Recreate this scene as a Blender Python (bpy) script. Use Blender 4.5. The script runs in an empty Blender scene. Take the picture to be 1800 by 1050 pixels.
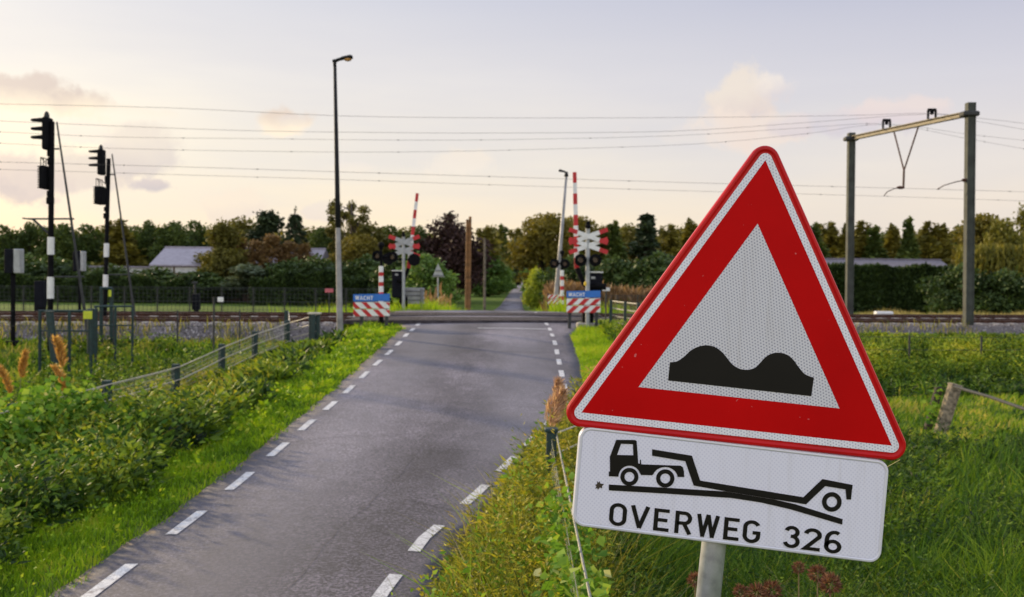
import bpy, math, random
import numpy as np
from mathutils import Vector, Matrix
from mathutils.geometry import tessellate_polygon
random.seed(7); RNG = np.random.default_rng(11)
C = bpy.context.scene.collection
PI = math.pi

# ------------------------------------------------------------------ camera model
CAMZ = 2.17; FPX = 1750.0; ROLL = math.radians(0.6); PITCH = math.atan(35/1750)
_c, _s = math.cos(ROLL), math.sin(ROLL)
def ray(px, py):
    a, b = px-900.0, py-525.0
    a2 = a*_c + b*_s; b2 = -a*_s + b*_c
    cp, sp = math.cos(PITCH), math.sin(PITCH)
    return Vector((a2, FPX*cp - b2*sp, -FPX*sp - b2*cp))
def P(px, py, Y):
    d = ray(px, py); k = Y/d.y
    return Vector((d.x*k, Y, CAMZ + d.z*k))
def K(Y): return Y/FPX          # metres per photo pixel at depth Y

# ------------------------------------------------------------------ tagging
def tag(o, label=None, cat=None, group=None, kind=None):
    if label: o['label'] = label
    if cat: o['category'] = cat
    if group: o['group'] = group
    if kind: o['kind'] = kind
    return o
def empty(name, loc, rz=0, label=None, cat=None, group=None, kind=None):
    o = bpy.data.objects.new(name, None); C.objects.link(o)
    o.location = loc; o.rotation_euler = (0, 0, rz); o.empty_display_size = .2
    return tag(o, label, cat, group, kind)
def copy_tree(o, parent=None):
    c = o.copy(); C.objects.link(c); c.parent = parent
    for ch in list(o.children): copy_tree(ch, c)
    return c
def base_of(parent):
    v = Vector((0, 0, 0))
    while parent is not None:
        v = v + Vector(parent.location); parent = parent.parent
    return v

# ------------------------------------------------------------------ mesh builder (world coordinates)
class MB:
    def __init__(s): s.v = []; s.f = []; s.m = []
    def add(s, vs, fs, mi=0):
        n = len(s.v); s.v += [tuple(v) for v in vs]
        for f in fs: s.f.append(tuple(i+n for i in f)); s.m.append(mi)
        return s
    def box(s, c, d, mi=0, rot=None):
        c = Vector(c); vs = []
        for i in (-.5, .5):
            for j in (-.5, .5):
                for k in (-.5, .5):
                    v = Vector((i*d[0], j*d[1], k*d[2]))
                    if rot is not None: v = rot @ v
                    vs.append(c+v)
        return s.add(vs, [(0,1,3,2),(4,6,7,5),(0,4,5,1),(2,3,7,6),(0,2,6,4),(1,5,7,3)], mi)
    def bbox(s, c, d, b=.01, mi=0, rot=None):
        """box with chamfered vertical-plane edges (all 12 edges cut)"""
        c = Vector(c); hx, hy, hz = d[0]/2, d[1]/2, d[2]/2
        b = min(b, hx*.45, hy*.45, hz*.45); vs = []; idx = {}
        for sx in (-1, 1):
            for sy in (-1, 1):
                for sz in (-1, 1):
                    for ax in range(3):
                        v = [sx*(hx-b), sy*(hy-b), sz*(hz-b)]
                        v[ax] = (sx*hx, sy*hy, sz*hz)[ax]
                        idx[(sx, sy, sz, ax)] = len(vs); vv = Vector(v)
                        if rot is not None: vv = rot @ vv
                        vs.append(c+vv)
        F = []
        for ax in range(3):
            o1, o2 = [a for a in range(3) if a != ax]
            for sg in (-1, 1):
                q = []
                for (p, r) in ((-1,-1),(1,-1),(1,1),(-1,1)):
                    k = [0,0,0]; k[ax] = sg; k[o1] = p; k[o2] = r
                    q.append(idx[(k[0],k[1],k[2],ax)])
                F.append(q)
            for p in (-1, 1):          # edges parallel to ax
                for r in (-1, 1):
                    k0 = [0,0,0]; k0[ax] = -1; k0[o1] = p; k0[o2] = r
                    k1 = list(k0); k1[ax] = 1
                    F.append([idx[(*k0,o1)], idx[(*k1,o1)], idx[(*k1,o2)], idx[(*k0,o2)]])
        for sx in (-1, 1):
            for sy in (-1, 1):
                for sz in (-1, 1):
                    F.append([idx[(sx,sy,sz,a)] for a in range(3)])
        return s.add(vs, F, mi)
    def tube(s, pts, r, n=8, mi=0, cap=True):
        pts = [Vector(p) for p in pts]; R = r if isinstance(r, (list, tuple)) else [r]*len(pts)
        vs = []; up0 = None
        for i, p in enumerate(pts):
            t = (pts[min(i+1, len(pts)-1)] - pts[max(i-1, 0)]).normalized()
            if up0 is None:
                a = Vector((0,0,1)) if abs(t.z) < .9 else Vector((0,1,0))
                u = t.cross(a).normalized()
            else:
                u = (up0 - t*up0.dot(t)).normalized()
            up0 = u; w = t.cross(u)
            for k in range(n):
                an = 2*PI*k/n
                vs.append(p + (u*math.cos(an)+w*math.sin(an))*R[i])
        fs = []
        for i in range(len(pts)-1):
            for k in range(n):
                a = i*n+k; b = i*n+(k+1)%n
                fs.append((a, b, b+n, a+n))
        if cap:
            fs.append(tuple(range(n))[::-1]); fs.append(tuple(range((len(pts)-1)*n, len(pts)*n)))
        return s.add(vs, fs, mi)
    def poly(s, pts, holes=(), thick=None, mi=0):
        """planar polygon (world pts) with holes; thick = Vector for extrusion"""
        loops = [[Vector(p) for p in pts]] + [[Vector(p) for p in h] for h in holes]
        tris = tessellate_polygon(loops)
        flat = [p for l in loops for p in l]
        s.add(flat, [tuple(t) for t in tris], mi)
        if thick is not None:
            back = [p+thick for p in flat]
            s.add(back, [tuple(t)[::-1] for t in tris], mi)
            for l in loops:
                n = len(l); vs = l + [p+thick for p in l]
                s.add(vs, [(i, (i+1)%n, (i+1)%n+n, i+n) for i in range(n)], mi)
        return s
    def ball(s, c, r, nu=12, nv=8, sc=(1,1,1), mi=0):
        c = Vector(c); vs = []
        for i in range(nv+1):
            th = PI*i/nv
            for k in range(nu):
                ph = 2*PI*k/nu
                vs.append(c+Vector((r*sc[0]*math.sin(th)*math.cos(ph), r*sc[1]*math.sin(th)*math.sin(ph), r*sc[2]*math.cos(th))))
        fs = [(i*nu+k, i*nu+(k+1)%nu, (i+1)*nu+(k+1)%nu, (i+1)*nu+k) for i in range(nv) for k in range(nu)]
        return s.add(vs, fs, mi)
    def build(s, name, mats, parent=None, origin=None, smooth=False):
        org = base_of(parent) if parent is not None else Vector(origin if origin is not None else (0,0,0))
        me = bpy.data.meshes.new(name)
        me.from_pydata([(v[0]-org.x, v[1]-org.y, v[2]-org.z) for v in s.v], [], s.f)
        if not isinstance(mats, (list, tuple)): mats = [mats]
        for m in mats: me.materials.append(m)
        me.polygons.foreach_set('material_index', s.m)
        if smooth:
            me.polygons.foreach_set('use_smooth', [True]*len(s.f))
        me.validate(); me.update()
        o = bpy.data.objects.new(name, me); C.objects.link(o)
        if parent is not None: o.parent = parent
        elif origin is not None: o.location = origin
        return o

def np_mesh(name, V, F, mat, parent=None, attr=None, loc=None, smooth=False):
    V = np.asarray(V, dtype=np.float32); F = np.asarray(F, dtype=np.int32)
    me = bpy.data.meshes.new(name); k = F.shape[1]
    me.vertices.add(len(V)); me.vertices.foreach_set('co', V.ravel())
    me.loops.add(F.size); me.loops.foreach_set('vertex_index', F.ravel())
    me.polygons.add(len(F)); me.polygons.foreach_set('loop_start', np.arange(0, F.size, k, dtype=np.int32))
    try: me.polygons.foreach_set('loop_total', np.full(len(F), k, dtype=np.int32))
    except Exception: pass
    if attr is not None:
        a = me.attributes.new('v', 'FLOAT', 'POINT'); a.data.foreach_set('value', np.asarray(attr, dtype=np.float32))
    me.materials.append(mat); me.update(calc_edges=True)
    if smooth: me.polygons.foreach_set('use_smooth', [True]*len(F))
    o = bpy.data.objects.new(name, me); C.objects.link(o)
    if parent is not None: o.parent = parent
    if loc is not None: o.location = loc
    return o

# ------------------------------------------------------------------ materials
def newmat(name):
    m = bpy.data.materials.new(name); m.use_nodes = True
    nt = m.node_tree; b = nt.nodes['Principled BSDF']
    return m, nt, b
def lk(nt, a, b): nt.links.new(a, b)
def noise(nt, scale, detail=4, vec=None, rough=.55):
    n = nt.nodes.new('ShaderNodeTexNoise'); n.inputs['Scale'].default_value = scale
    n.inputs['Detail'].default_value = detail; n.inputs['Roughness'].default_value = rough
    if vec is not None: lk(nt, vec, n.inputs['Vector'])
    return n
def objvec(nt, scale=None):
    t = nt.nodes.new('ShaderNodeTexCoord')
    if scale is None: return t.outputs['Object']
    m = nt.nodes.new('ShaderNodeMapping'); m.inputs['Scale'].default_value = scale
    lk(nt, t.outputs['Object'], m.inputs['Vector']); return m.outputs['Vector']
def ramp(nt, fac, stops):
    r = nt.nodes.new('ShaderNodeValToRGB'); el = r.color_ramp.elements
    while len(el) < len(stops): el.new(.5)
    for e, (p, c) in zip(el, stops):
        e.position = p; e.color = (*c, 1) if len(c) == 3 else c
    lk(nt, fac, r.inputs['Fac']); return r.outputs['Color']
def mixc(nt, fac, a, b, mode='MIX'):
    m = nt.nodes.new('ShaderNodeMix'); m.data_type = 'RGBA'; m.blend_type = mode
    for inp, val in ((m.inputs['Factor'], fac), (m.inputs['A'], a), (m.inputs['B'], b)) if False else ():
        pass
    fi = m.inputs[0]; ai = m.inputs[6]; bi = m.inputs[7]
    for i, v in ((fi, fac), (ai, a), (bi, b)):
        if hasattr(v, 'is_linked') or isinstance(v, bpy.types.NodeSocket): lk(nt, v, i)
        elif isinstance(v, (int, float)): i.default_value = v
        else: i.default_value = (*v, 1)
    return m.outputs[2]
def math_(nt, op, a, b=None, c=None, clamp=False):
    m = nt.nodes.new('ShaderNodeMath'); m.operation = op; m.use_clamp = clamp
    for i, v in enumerate((a, b, c)):
        if v is None: continue
        if isinstance(v, bpy.types.NodeSocket): lk(nt, v, m.inputs[i])
        else: m.inputs[i].default_value = v
    return m.outputs[0]
def bump(nt, b, h, strength=.3, dist=.02):
    n = nt.nodes.new('ShaderNodeBump'); n.inputs['Strength'].default_value = strength
    n.inputs['Distance'].default_value = dist
    lk(nt, h, n.inputs['Height']); lk(nt, n.outputs['Normal'], b.inputs['Normal'])
def simple(name, col, rough=.6, metal=0, var=.15, nscale=6, col2=None, bmp=0, spec=.5):
    m, nt, b = newmat(name)
    n = noise(nt, nscale, 5, objvec(nt))
    c2 = col2 if col2 else tuple(c*(1-var*2) for c in col)
    c1 = tuple(min(1, c*(1+var*.5)) for c in col)
    lk(nt, ramp(nt, n.outputs['Fac'], [(.32, c2), (.62, c1)]), b.inputs['Base Color'])
    b.inputs['Roughness'].default_value = rough; b.inputs['Metallic'].default_value = metal
    b.inputs['Specular IOR Level'].default_value = spec
    if bmp: bump(nt, b, n.outputs['Fac'], bmp, .01)
    return m
def leafmat(name, stops, trans=.35, rough=.6, spec=.25):
    """foliage: colour from the per-leaf attribute v"""
    m, nt, b = newmat(name)
    a = nt.nodes.new('ShaderNodeAttribute'); a.attribute_name = 'v'
    col = ramp(nt, a.outputs['Fac'], stops)
    lk(nt, col, b.inputs['Base Color']); b.inputs['Roughness'].default_value = rough
    b.inputs['Specular IOR Level'].default_value = spec
    tr = nt.nodes.new('ShaderNodeBsdfTranslucent')
    tc = mixc(nt, 1.0, col, (1.0, .95, .45), 'MULTIPLY'); lk(nt, tc, tr.inputs['Color'])
    mx = nt.nodes.new('ShaderNodeMixShader'); mx.inputs[0].default_value = trans
    lk(nt, b.outputs[0], mx.inputs[1]); lk(nt, tr.outputs[0], mx.inputs[2])
    lk(nt, mx.outputs[0], nt.nodes['Material Output'].inputs['Surface'])
    return m

M = {}
M['red_paint'] = simple('red_paint', (.52,.003,.006), .35, var=.10, nscale=5, spec=.25)
M['red_far'] = simple('red_far', (.50,.012,.02), .5, var=.12)
M['white_far'] = simple('white_far', (.74,.75,.76), .5, var=.06, nscale=9)
M['black_paint'] = simple('black_paint', (.006,.006,.008), .85, var=.2, spec=.12)
M['symbol_black'] = simple('symbol_black', (.007,.006,.005), .5, var=.1, spec=.2)
M['dark_box'] = simple('dark_box', (.007,.008,.014), .8, var=.2, spec=.15)
M['teal_post'] = simple('teal_post', (.008,.034,.036), .55, var=.25, nscale=12)
M['galv'] = simple('galvanised', (.40,.42,.45), .42, .55, var=.14, nscale=28, bmp=.05)
M['galv_dark'] = simple('weathered_steel', (.04,.042,.045), .75, .1, var=.2, nscale=10)
M['lamp_steel'] = simple('lamp_steel', (.30,.30,.31), .5, .35, var=.18, nscale=3)
M['lamp_dark'] = simple('lamp_dark', (.016,.017,.02), .7, .1, spec=.2)
M['gantry'] = simple('gantry_paint', (.045,.052,.046), .75, 0, var=.25, nscale=3)
M['beam'] = simple('beam_steel', (.085,.07,.05), .55, .3, var=.3, nscale=5)
M['rust'] = simple('rusty_rail', (.085,.035,.022), .75, .2, var=.3, nscale=9)
M['railtop'] = simple('rail_head', (.30,.24,.20), .3, .9, var=.15, nscale=9)
M['concrete'] = simple('concrete', (.34,.32,.30), .85, var=.2, nscale=14, bmp=.2)
M['wood'] = simple('pole_wood', (.22,.105,.038), .8, var=.3, nscale=5, bmp=.3)
M['oldwood'] = simple('old_timber', (.26,.21,.15), .85, var=.35, nscale=13, bmp=.4, col2=(.05,.042,.03))
M['blue'] = simple('blue_board', (.012,.15,.56), .45, var=.08)
M['blue2'] = simple('blue_board_light', (.02,.24,.80), .45, var=.08)
M['grey_board'] = simple('grey_board', (.36,.38,.40), .5, .2, var=.12)
M['greyrail'] = simple('grey_slat', (.17,.18,.20), .5, .2, var=.12)
M['yellow'] = simple('yellow_tag', (.55,.62,.03), .5, var=.1)
M['orange_yellow'] = simple('yellow_flap', (.80,.52,.02), .5, var=.1)
M['pink_plate'] = simple('faded_red_plate', (.55,.13,.16), .5, var=.1)
M['roof_lilac'] = simple('roof_sheet', (.32,.29,.34), .6, var=.10, nscale=2)
M['roof_grey'] = simple('roof_fibre', (.15,.13,.155), .7, var=.12, nscale=2)
M['wall_pale'] = simple('wall_pale', (.62,.62,.60), .8, var=.12, nscale=2)
M['wall_brick'] = simple('wall_brick', (.16,.09,.06), .9, var=.25, nscale=8)
M['wire'] = simple('wire_copper', (.12,.105,.10), .6, .2)
M['fence_wire'] = simple('fence_wire', (.46,.42,.34), .6, 0, var=.1, nscale=20)
M['mesh_wire'] = simple('mesh_wire', (.34,.33,.24), .5, 0, var=.1)
M['galv_rail'] = simple('galvanised_rail', (.20,.20,.18), .5, .3, var=.2, nscale=30)
M['far_wire'] = simple('far_fence_wire', (.03,.035,.035), .6, .1)
M['glass_amber'] = simple('lamp_glass', (.62,.33,.10), .25, var=.15, nscale=20)
M['lens'] = simple('signal_lens', (.035,.006,.008), .2, var=.1)
M['bark'] = simple('bark', (.055,.042,.032), .9, var=.3, nscale=3)
M['bark_pale'] = simple('pale_bark', (.16,.13,.10), .9, var=.3, nscale=3)
M['dry_stem'] = simple('dry_stem', (.23,.17,.08), .8, var=.2)
M['silk'] = simple('silk', (.7,.65,.4), .4)
M['green_stem'] = simple('green_stem', (.08,.12,.03), .7, var=.2)
M['dirt'] = simple('dirt_spot', (.06,.045,.03), .9)

def retro(name, dark, light, cell, hexpat=True, lo=.35, hi=.6):
    """retro-reflective sheeting: small honeycomb cells"""
    m, nt, b = newmat(name)
    t = nt.nodes.new('ShaderNodeTexCoord'); acc = None
    k = 2*PI/(cell*math.cos(PI/6))
    off = math.radians(6)
    for i in range(3 if hexpat else 2):
        an = off + i*(PI/3 if hexpat else PI/2) + (0 if hexpat else PI/4)
        d = nt.nodes.new('ShaderNodeVectorMath'); d.operation = 'DOT_PRODUCT'
        lk(nt, t.outputs['Object'], d.inputs[0]); d.inputs[1].default_value = (k*math.cos(an), 0, k*math.sin(an))
        c = math_(nt, 'COSINE', d.outputs['Value'])
        acc = c if acc is None else math_(nt, 'ADD', acc, c)
    f = math_(nt, 'MULTIPLY_ADD', acc, .22, .33, clamp=True)
    nz = noise(nt, 5, 3, t.outputs['Object'])
    nz2 = noise(nt, 90, 2, t.outputs['Object'])
    col = ramp(nt, f, [(lo, light), (hi, dark)])
    col = mixc(nt, math_(nt, 'MULTIPLY', nz.outputs['Fac'], .22), col, (.55,.53,.54))
    spk = ramp(nt, nz2.outputs['Fac'], [(.66, (0,0,0)), (.74, (.35,.35,.35))])
    col = mixc(nt, spk, col, light)
    # thin run-off streaks and a dusting of grime
    ms = nt.nodes.new('ShaderNodeMapping'); ms.inputs['Scale'].default_value = (55, 55, 3.5); ms.inputs['Rotation'].default_value = (0, math.radians(6), 0); lk(nt, t.outputs['Object'], ms.inputs['Vector'])
    sn = noise(nt, 1.0, 3, ms.outputs['Vector']); gn = noise(nt, 11, 6, t.outputs['Object'], .7)
    gr = math_(nt, 'MULTIPLY', ramp(nt, sn.outputs['Fac'], [(.52,(0,0,0)),(.72,(.30,.30,.30))]), gn.outputs['Fac'])
    col = mixc(nt, gr, col, (.36,.33,.29))
    lk(nt, col, b.inputs['Base Color']); b.inputs['Roughness'].default_value = .42
    b.inputs['Specular IOR Level'].default_value = .3
    return m
px26 = 2.6/1750
M['retro_white'] = retro('retro_white', (.27,.275,.37), (.66,.66,.72), 5.6*px26, lo=.42, hi=.74)
M['retro_band'] = retro('retro_band', (.48,.48,.60), (.82,.82,.90), 5.6*px26, lo=.42, hi=.78)
M['retro_plate'] = retro('retro_plate', (.68,.68,.84), (.80,.80,.94), 6.2*px26, hexpat=False, lo=.35, hi=.65)
M['plate_rim'] = simple('plate_rim', (.70,.70,.78), .35, .1, var=.05)
M['alu'] = simple('aluminium', (.45,.46,.48), .45, .7, var=.12, nscale=10)

def redface():
    m, nt, b = newmat('red_sheeting')
    v = objvec(nt); n = noise(nt, 2.2, 4, v); n2 = noise(nt, 70, 2, v)
    col = ramp(nt, n.outputs['Fac'], [(.3, (.46,.001,.002)), (.7, (.60,.002,.003))])
    spk = ramp(nt, n2.outputs['Fac'], [(.73, (0,0,0)), (.76, (.5,.5,.5))])
    lk(nt, mixc(nt, spk, col, (.68,.25,.25)), b.inputs['Base Color'])
    b.inputs['Roughness'].default_value = .5; b.inputs['Specular IOR Level'].default_value = .08
    return m
M['red_face'] = redface()
# ------------------------------------------------------------------ terrain functions
RY = np.array([-30, 9, 10.4, 12.1, 13.8, 15.5, 17.2, 18.9, 20.6, 22.3, 24, 25.7, 27.4, 29.1, 30.8, 39, 48, 60, 75, 98, 4000.])
RZ = np.array([0, 0, .02, .06, .11, .16, .225, .316, .40, .485, .58, .687, .735, .80, .86, .895, .36, -.35, -.56, -.6, -.6])
def road_z(Y): return np.interp(Y, RY, RZ)
LX_Y = [-30, 6, 22, 28.0, 29.3, 31.0, 38, 40.5, 60, 98, 300, 700, 4000]
LX_X = [-3.1, -3.1, -3.08, -3.04, -3.3, -4.4, -4.4, -3.2, -2.3, -1.25, .3, 3.8, 40]
RX_Y = [-30, 6.8, 8.3, 10, 16.6, 21.3, 26, 29, 30.5, 38, 40.5, 60, 98, 300, 700, 4000]
RX_X = [-.75, -.55, -.40, -.02, 1.30, 1.52, 1.60, 2.1, 2.6, 2.3, 1.5, 1.15, 1.05, 3.1, 8.0, 48]
def road_l(Y): return np.interp(Y, LX_Y, LX_X)
def road_r(Y): return np.interp(Y, RX_Y, RX_X)
TS = .2; TC = 1/math.sqrt(1+TS*TS)
def tcoord(X, Y): return Y - TS*X
def sm(x): x = np.clip(x, 0, 1); return x*x*(3-2*x)
def hashn(X, Y, s):
    return (np.sin(X*1.7*s+Y*.9*s+1.3)+np.sin(X*-.8*s+Y*2.1*s+.4)+np.sin(X*2.9*s+Y*-1.6*s+2.2))/3
def ground(X, Y):
    X = np.asarray(X, float); Y = np.asarray(Y, float)
    t = tcoord(X, Y); zr = road_z(Y); L = road_l(Y); R = road_r(Y)
    left = X < (L+R)/2
    base = np.where(left, -.42, -.60) + .07*hashn(X, Y, .35) + .03*hashn(X, Y, 1.3)
    base = np.where(t > 40, -.6 + .03*hashn(X, Y, .2), base)
    emb = np.interp(t, [0, 23.6, 27.0, 28.2, 38.6, 41, 50, 62], [-9, -.62, .28, .42, .62, .50, .0, -.6])
    emb = emb + np.where(t < 28, .05*hashn(X, Y, .9), .02*hashn(X, Y, 1.1))
    dl = L - X; dr = X - R
    # left shoulder: flat verge then a bank down beyond the fence
    sl = zr - .02 - .02*np.clip(dl, 0, 1) - np.interp(Y, [5,12,17,20,24,28], [.62,.6,.5,.40,.50,.62])*sm((dl-.9)/2.2) - .6*sm((dl-3.6)/2.5) - .10*sm((dl-.6)/2)
    # right shoulder
    wr = np.interp(Y, [6, 14, 20, 26, 30], [.9, 1.0, 1.3, 1.7, 2.4])
    sr = zr - .03 - .02*np.clip(dr, 0, 1) - 1.55*sm((dr-wr)/np.interp(Y, [6, 18, 28], [1.9, 3.0, 3.2]))
    sr = np.where(Y < 14, np.minimum(sr, zr-.03), sr)
    sh = np.where(left, np.where(dl > 9, -9, sl), np.where(dr > 9, -9, sr))
    z = np.maximum(base, np.maximum(emb, sh))
    onroad = (dl < -.12) & (dr < -.12)
    z = np.where(onroad, zr-.09, z)
    z = np.where((dl < .0) & (dl >= -.12) | (dr < .0) & (dr >= -.12), np.minimum(z, zr-.03), z)
    return z
def gz(x, y): return float(ground(x, y))

def axis(lo, hi, fine_lo, fine_hi, step, grow=1.16):
    a = list(np.arange(fine_lo, fine_hi+step/2, step)); s = step
    x = fine_hi
    while x < hi: s *= grow; x += s; a.append(x)
    s = step; x = fine_lo
    while x > lo: s *= grow; x -= s; a.insert(0, x)
    return np.array(a)

# ground material: grass with patches of olive, moss and bare earth
def ground_mat():
    m, nt, b = newmat('grass_ground')
    v = objvec(nt); n1 = noise(nt, .35, 5, v); n2 = noise(nt, 5, 5, v); n3 = noise(nt, 40, 3, v)
    c1 = ramp(nt, n1.outputs['Fac'], [(.3, (.05,.10,.012)), (.5, (.095,.17,.018)), (.7, (.16,.20,.03))])
    c2 = ramp(nt, n2.outputs['Fac'], [(.3, (.03,.05,.012)), (.7, (.16,.22,.035))])
    c = mixc(nt, .5, c1, c2)
    c = mixc(nt, ramp(nt, n3.outputs['Fac'], [(.4,(0,0,0)),(.7,(.4,.4,.4))]), c, (.045,.05,.015))
    lk(nt, c, b.inputs['Base Color']); b.inputs['Roughness'].default_value = .95
    b.inputs['Specular IOR Level'].default_value = .1
    bump(nt, b, n3.outputs['Fac'], .6, .05)
    return m
M['ground'] = ground_mat()
xs = axis(-1500, 1500, -20, 20, .25); ys = axis(-60, 4000, 0, 46, .25)
GX, GY = np.meshgrid(xs, ys); GZ = ground(GX, GY)
V = np.stack([GX.ravel(), GY.ravel(), GZ.ravel()], 1)
nx, ny = len(xs), len(ys); ii, jj = np.meshgrid(np.arange(nx-1), np.arange(ny-1))
a = (jj*nx+ii).ravel(); F = np.stack([a, a+1, a+1+nx, a+nx], 1)
o = np_mesh('ground', V, F, M['ground'], smooth=True); tag(o, 'rough green meadow and verge ground', 'ground', kind='structure')

# ------------------------------------------------------------------ road
def asphalt():
    m, nt, b = newmat('asphalt')
    v = objvec(nt); sx = nt.nodes.new('ShaderNodeSeparateXYZ'); lk(nt, v, sx.inputs[0])
    big = noise(nt, .55, 5, objvec(nt, (1, .35, 1))); mid = noise(nt, 3.2, 6, v, .65); fine = noise(nt, 34, 5, v, .85)
    base = ramp(nt, big.outputs['Fac'], [(.37, (.038,.033,.043)), (.5, (.084,.075,.092)), (.63, (.155,.139,.164))])
    md = ramp(nt, mid.outputs['Fac'], [(.3, (.62,.62,.62)), (.7, (1.22,1.2,1.2))])
    c = mixc(nt, .7, base, md, 'MULTIPLY')
    fd = ramp(nt, fine.outputs['Fac'], [(.40, (.12,.12,.13)), (.50, (.9,.9,.9)), (.60, (3.2,3.1,3.15))])
    c = mixc(nt, .8, c, fd, 'MULTIPLY')
    # worn wheel paths run along the road: lighter bands in X, bent by noise
    wp = math_(nt, 'ADD', sx.outputs['X'], math_(nt, 'MULTIPLY', big.outputs['Fac'], .8))
    wv = math_(nt, 'SINE', math_(nt, 'MULTIPLY', wp, 2.6))
    wf = math_(nt, 'MULTIPLY_ADD', wv, .20, .18, clamp=True)
    c = mixc(nt, wf, c, (.21,.20,.235))
    # hairline seams
    cr = nt.nodes.new('ShaderNodeTexVoronoi'); cr.feature = 'DISTANCE_TO_EDGE'; cr.inputs['Scale'].default_value = .55
    wv2 = nt.nodes.new('ShaderNodeVectorMath'); wv2.operation = 'ADD'
    sc = nt.nodes.new('ShaderNodeVectorMath'); sc.operation = 'SCALE'; sc.inputs['Scale'].default_value = .5
    lk(nt, mid.outputs['Color'], sc.inputs[0]); lk(nt, v, wv2.inputs[0]); lk(nt, sc.outputs[0], wv2.inputs[1])
    lk(nt, wv2.outputs[0], cr.inputs['Vector'])
    cf = ramp(nt, cr.outputs['Distance'], [(0, (.45,.45,.45)), (.006, (0,0,0))])
    c = mixc(nt, cf, c, (.05,.046,.05))
    ea = nt.nodes.new('ShaderNodeAttribute'); ea.attribute_name = 'v'
    en = math_(nt, 'ADD', ea.outputs['Fac'], math_(nt, 'MULTIPLY_ADD', mid.outputs['Fac'], 1.6, -.8))
    c = mixc(nt, ramp(nt, ea.outputs['Fac'], [(.35,(0,0,0)),(.8,(.55,.55,.55))]), c, (.055,.050,.068))
    c = mixc(nt, ramp(nt, en, [(.95,(0,0,0)),(1.08,(.7,.7,.7))]), c, (.20,.135,.085))
    lk(nt, c, b.inputs['Base Color']); b.inputs['Roughness'].default_value = .72
    b.inputs['Specular IOR Level'].default_value = .45
    bump(nt, b, fine.outputs['Fac'], .8, .008)
    return m
M['asphalt'] = asphalt()
ry = np.concatenate([np.arange(-20, 2, .5), np.arange(2, 30, .2), np.arange(30, 60, .5), np.geomspace(60, 1500, 60)])
nc = 17; V = []; F = []
wob = np.sin(ry*2.3)*.015+np.sin(ry*5.1+1)*.015+np.sin(ry*9.7+2)*.014
EA = []
for i, y in enumerate(ry):
    l, r = float(road_l(y))+wob[i], float(road_r(y))+wob[-1-i]
    for k in range(nc):
        u = k/(nc-1); EA.append(max(0, 1-min(u, 1-u)*(r-l)/.55)); V.append((l+(r-l)*u, y, float(road_z(y)) + .03*math.sin(u*PI) - .012))
    # turned-down edges
    EA += [1, 1]
    V.append((l, y, float(road_z(y))-.12)); V.append((r, y, float(road_z(y))-.12))
S = nc+2
for i in range(len(ry)-1):
    for k in range(nc-1): a = i*S+k; F.append((a, a+1, a+1+S, a+S))
    a = i*S; F.append((a+nc, a, a+S, a+nc+S)); F.append((a+nc-1, a+nc+1, a+nc+1+S, a+nc-1+S))
o = np_mesh('road', V, F, M['asphalt'], attr=EA); tag(o, 'narrow grey asphalt road rising to the level crossing', 'road', kind='structure')
def rz_at(x, y):
    l, r = float(road_l(y)), float(road_r(y)); u = min(1, max(0, (x-l)/(r-l)))
    # linear between the columns
    k = u*(nc-1); k0 = int(min(k, nc-2)); f = k-k0
    s0, s1 = math.sin(k0/(nc-1)*PI), math.sin((k0+1)/(nc-1)*PI)
    return float(road_z(y)) + .03*(s0+(s1-s0)*f) - .012
# edge markings: individual white dashes in one marking sheet per side
def paint_mat():
    m, nt, b = newmat('road_paint'); v = objvec(nt); n = noise(nt, 9, 6, v, .7); n2 = noise(nt, 60, 2, v)
    c = ramp(nt, n.outputs['Fac'], [(.36, (.20,.18,.19)), (.45, (.58,.57,.58)), (.7, (.76,.75,.76))])
    c = mixc(nt, ramp(nt, n2.outputs['Fac'], [(.46,(0,0,0)),(.64,(.75,.75,.75))]), c, (.30,.28,.29))
    lk(nt, c, b.inputs['Base Color']); b.inputs['Roughness'].default_value = .6
    return m
M['paint'] = paint_mat()
def strip(mb, pts, w):
    n = len(pts); L = []; R = []
    for i, p in enumerate(pts):
        d = Vector(pts[min(i+1, n-1)])-Vector(pts[max(i-1, 0)]); d = Vector((d[0], d[1])).normalized()
        nx_, ny_ = -d.y*w/2, d.x*w/2
        for Q, s in ((L, 1), (R, -1)):
            x, y = p[0]+s*nx_, p[1]+s*ny_; Q.append((x, y, rz_at(x, y)+.006))
    base = L+R
    mb.add(base, [(i, i+1, n+i+1, n+i) for i in range(n-1)])
mb = MB()
lefty = [(-2.83, 0), (-2.83, 14), (-2.78, 20), (-2.72, 24), (-2.74, 28), (-2.72, 42)]
def xi(tab, y): return float(np.interp(y, [t[1] for t in tab], [t[0] for t in tab]))
# left dashes, centres measured in the photo
yc = [7.0-1.7*3+1.7*i for i in range(0, 21)]
for y in yc:
    if 31 < y < 36: continue
    pts = [(xi(lefty, y+e), y+e) for e in (-.42, -.2, 0, .2, .42)]
    strip(mb, pts, .10 if y < 24 else .11)
righty = [(-1.25, 2), (-.87, 6.8), (-.71, 8.26), (-.34, 9.9), (.92, 16.0), (1.00, 20.5), (1.06, 24), (1.07, 28), (.95, 34), (.85, 42)]
y = 6.9-1.6*2; Yr = []
for y in [3.7, 5.3, 6.8, 8.26, 9.9, 11.4, 12.9, 14.4, 15.9, 17.6, 19.3, 21, 22.7, 24.4, 26.1, 27.9, 29.6, 37.5]:
    pts = [(xi(righty, y+e), y+e) for e in (-.42, -.2, 0, .2, .42)]
    strip(mb, pts, .10)
o = mb.build('road_marking', M['paint']); tag(o, 'broken white edge lines along both sides of the road', 'road marking', kind='structure')
mb = MB()
y = 27.9
vs = []; n = 9
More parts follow.
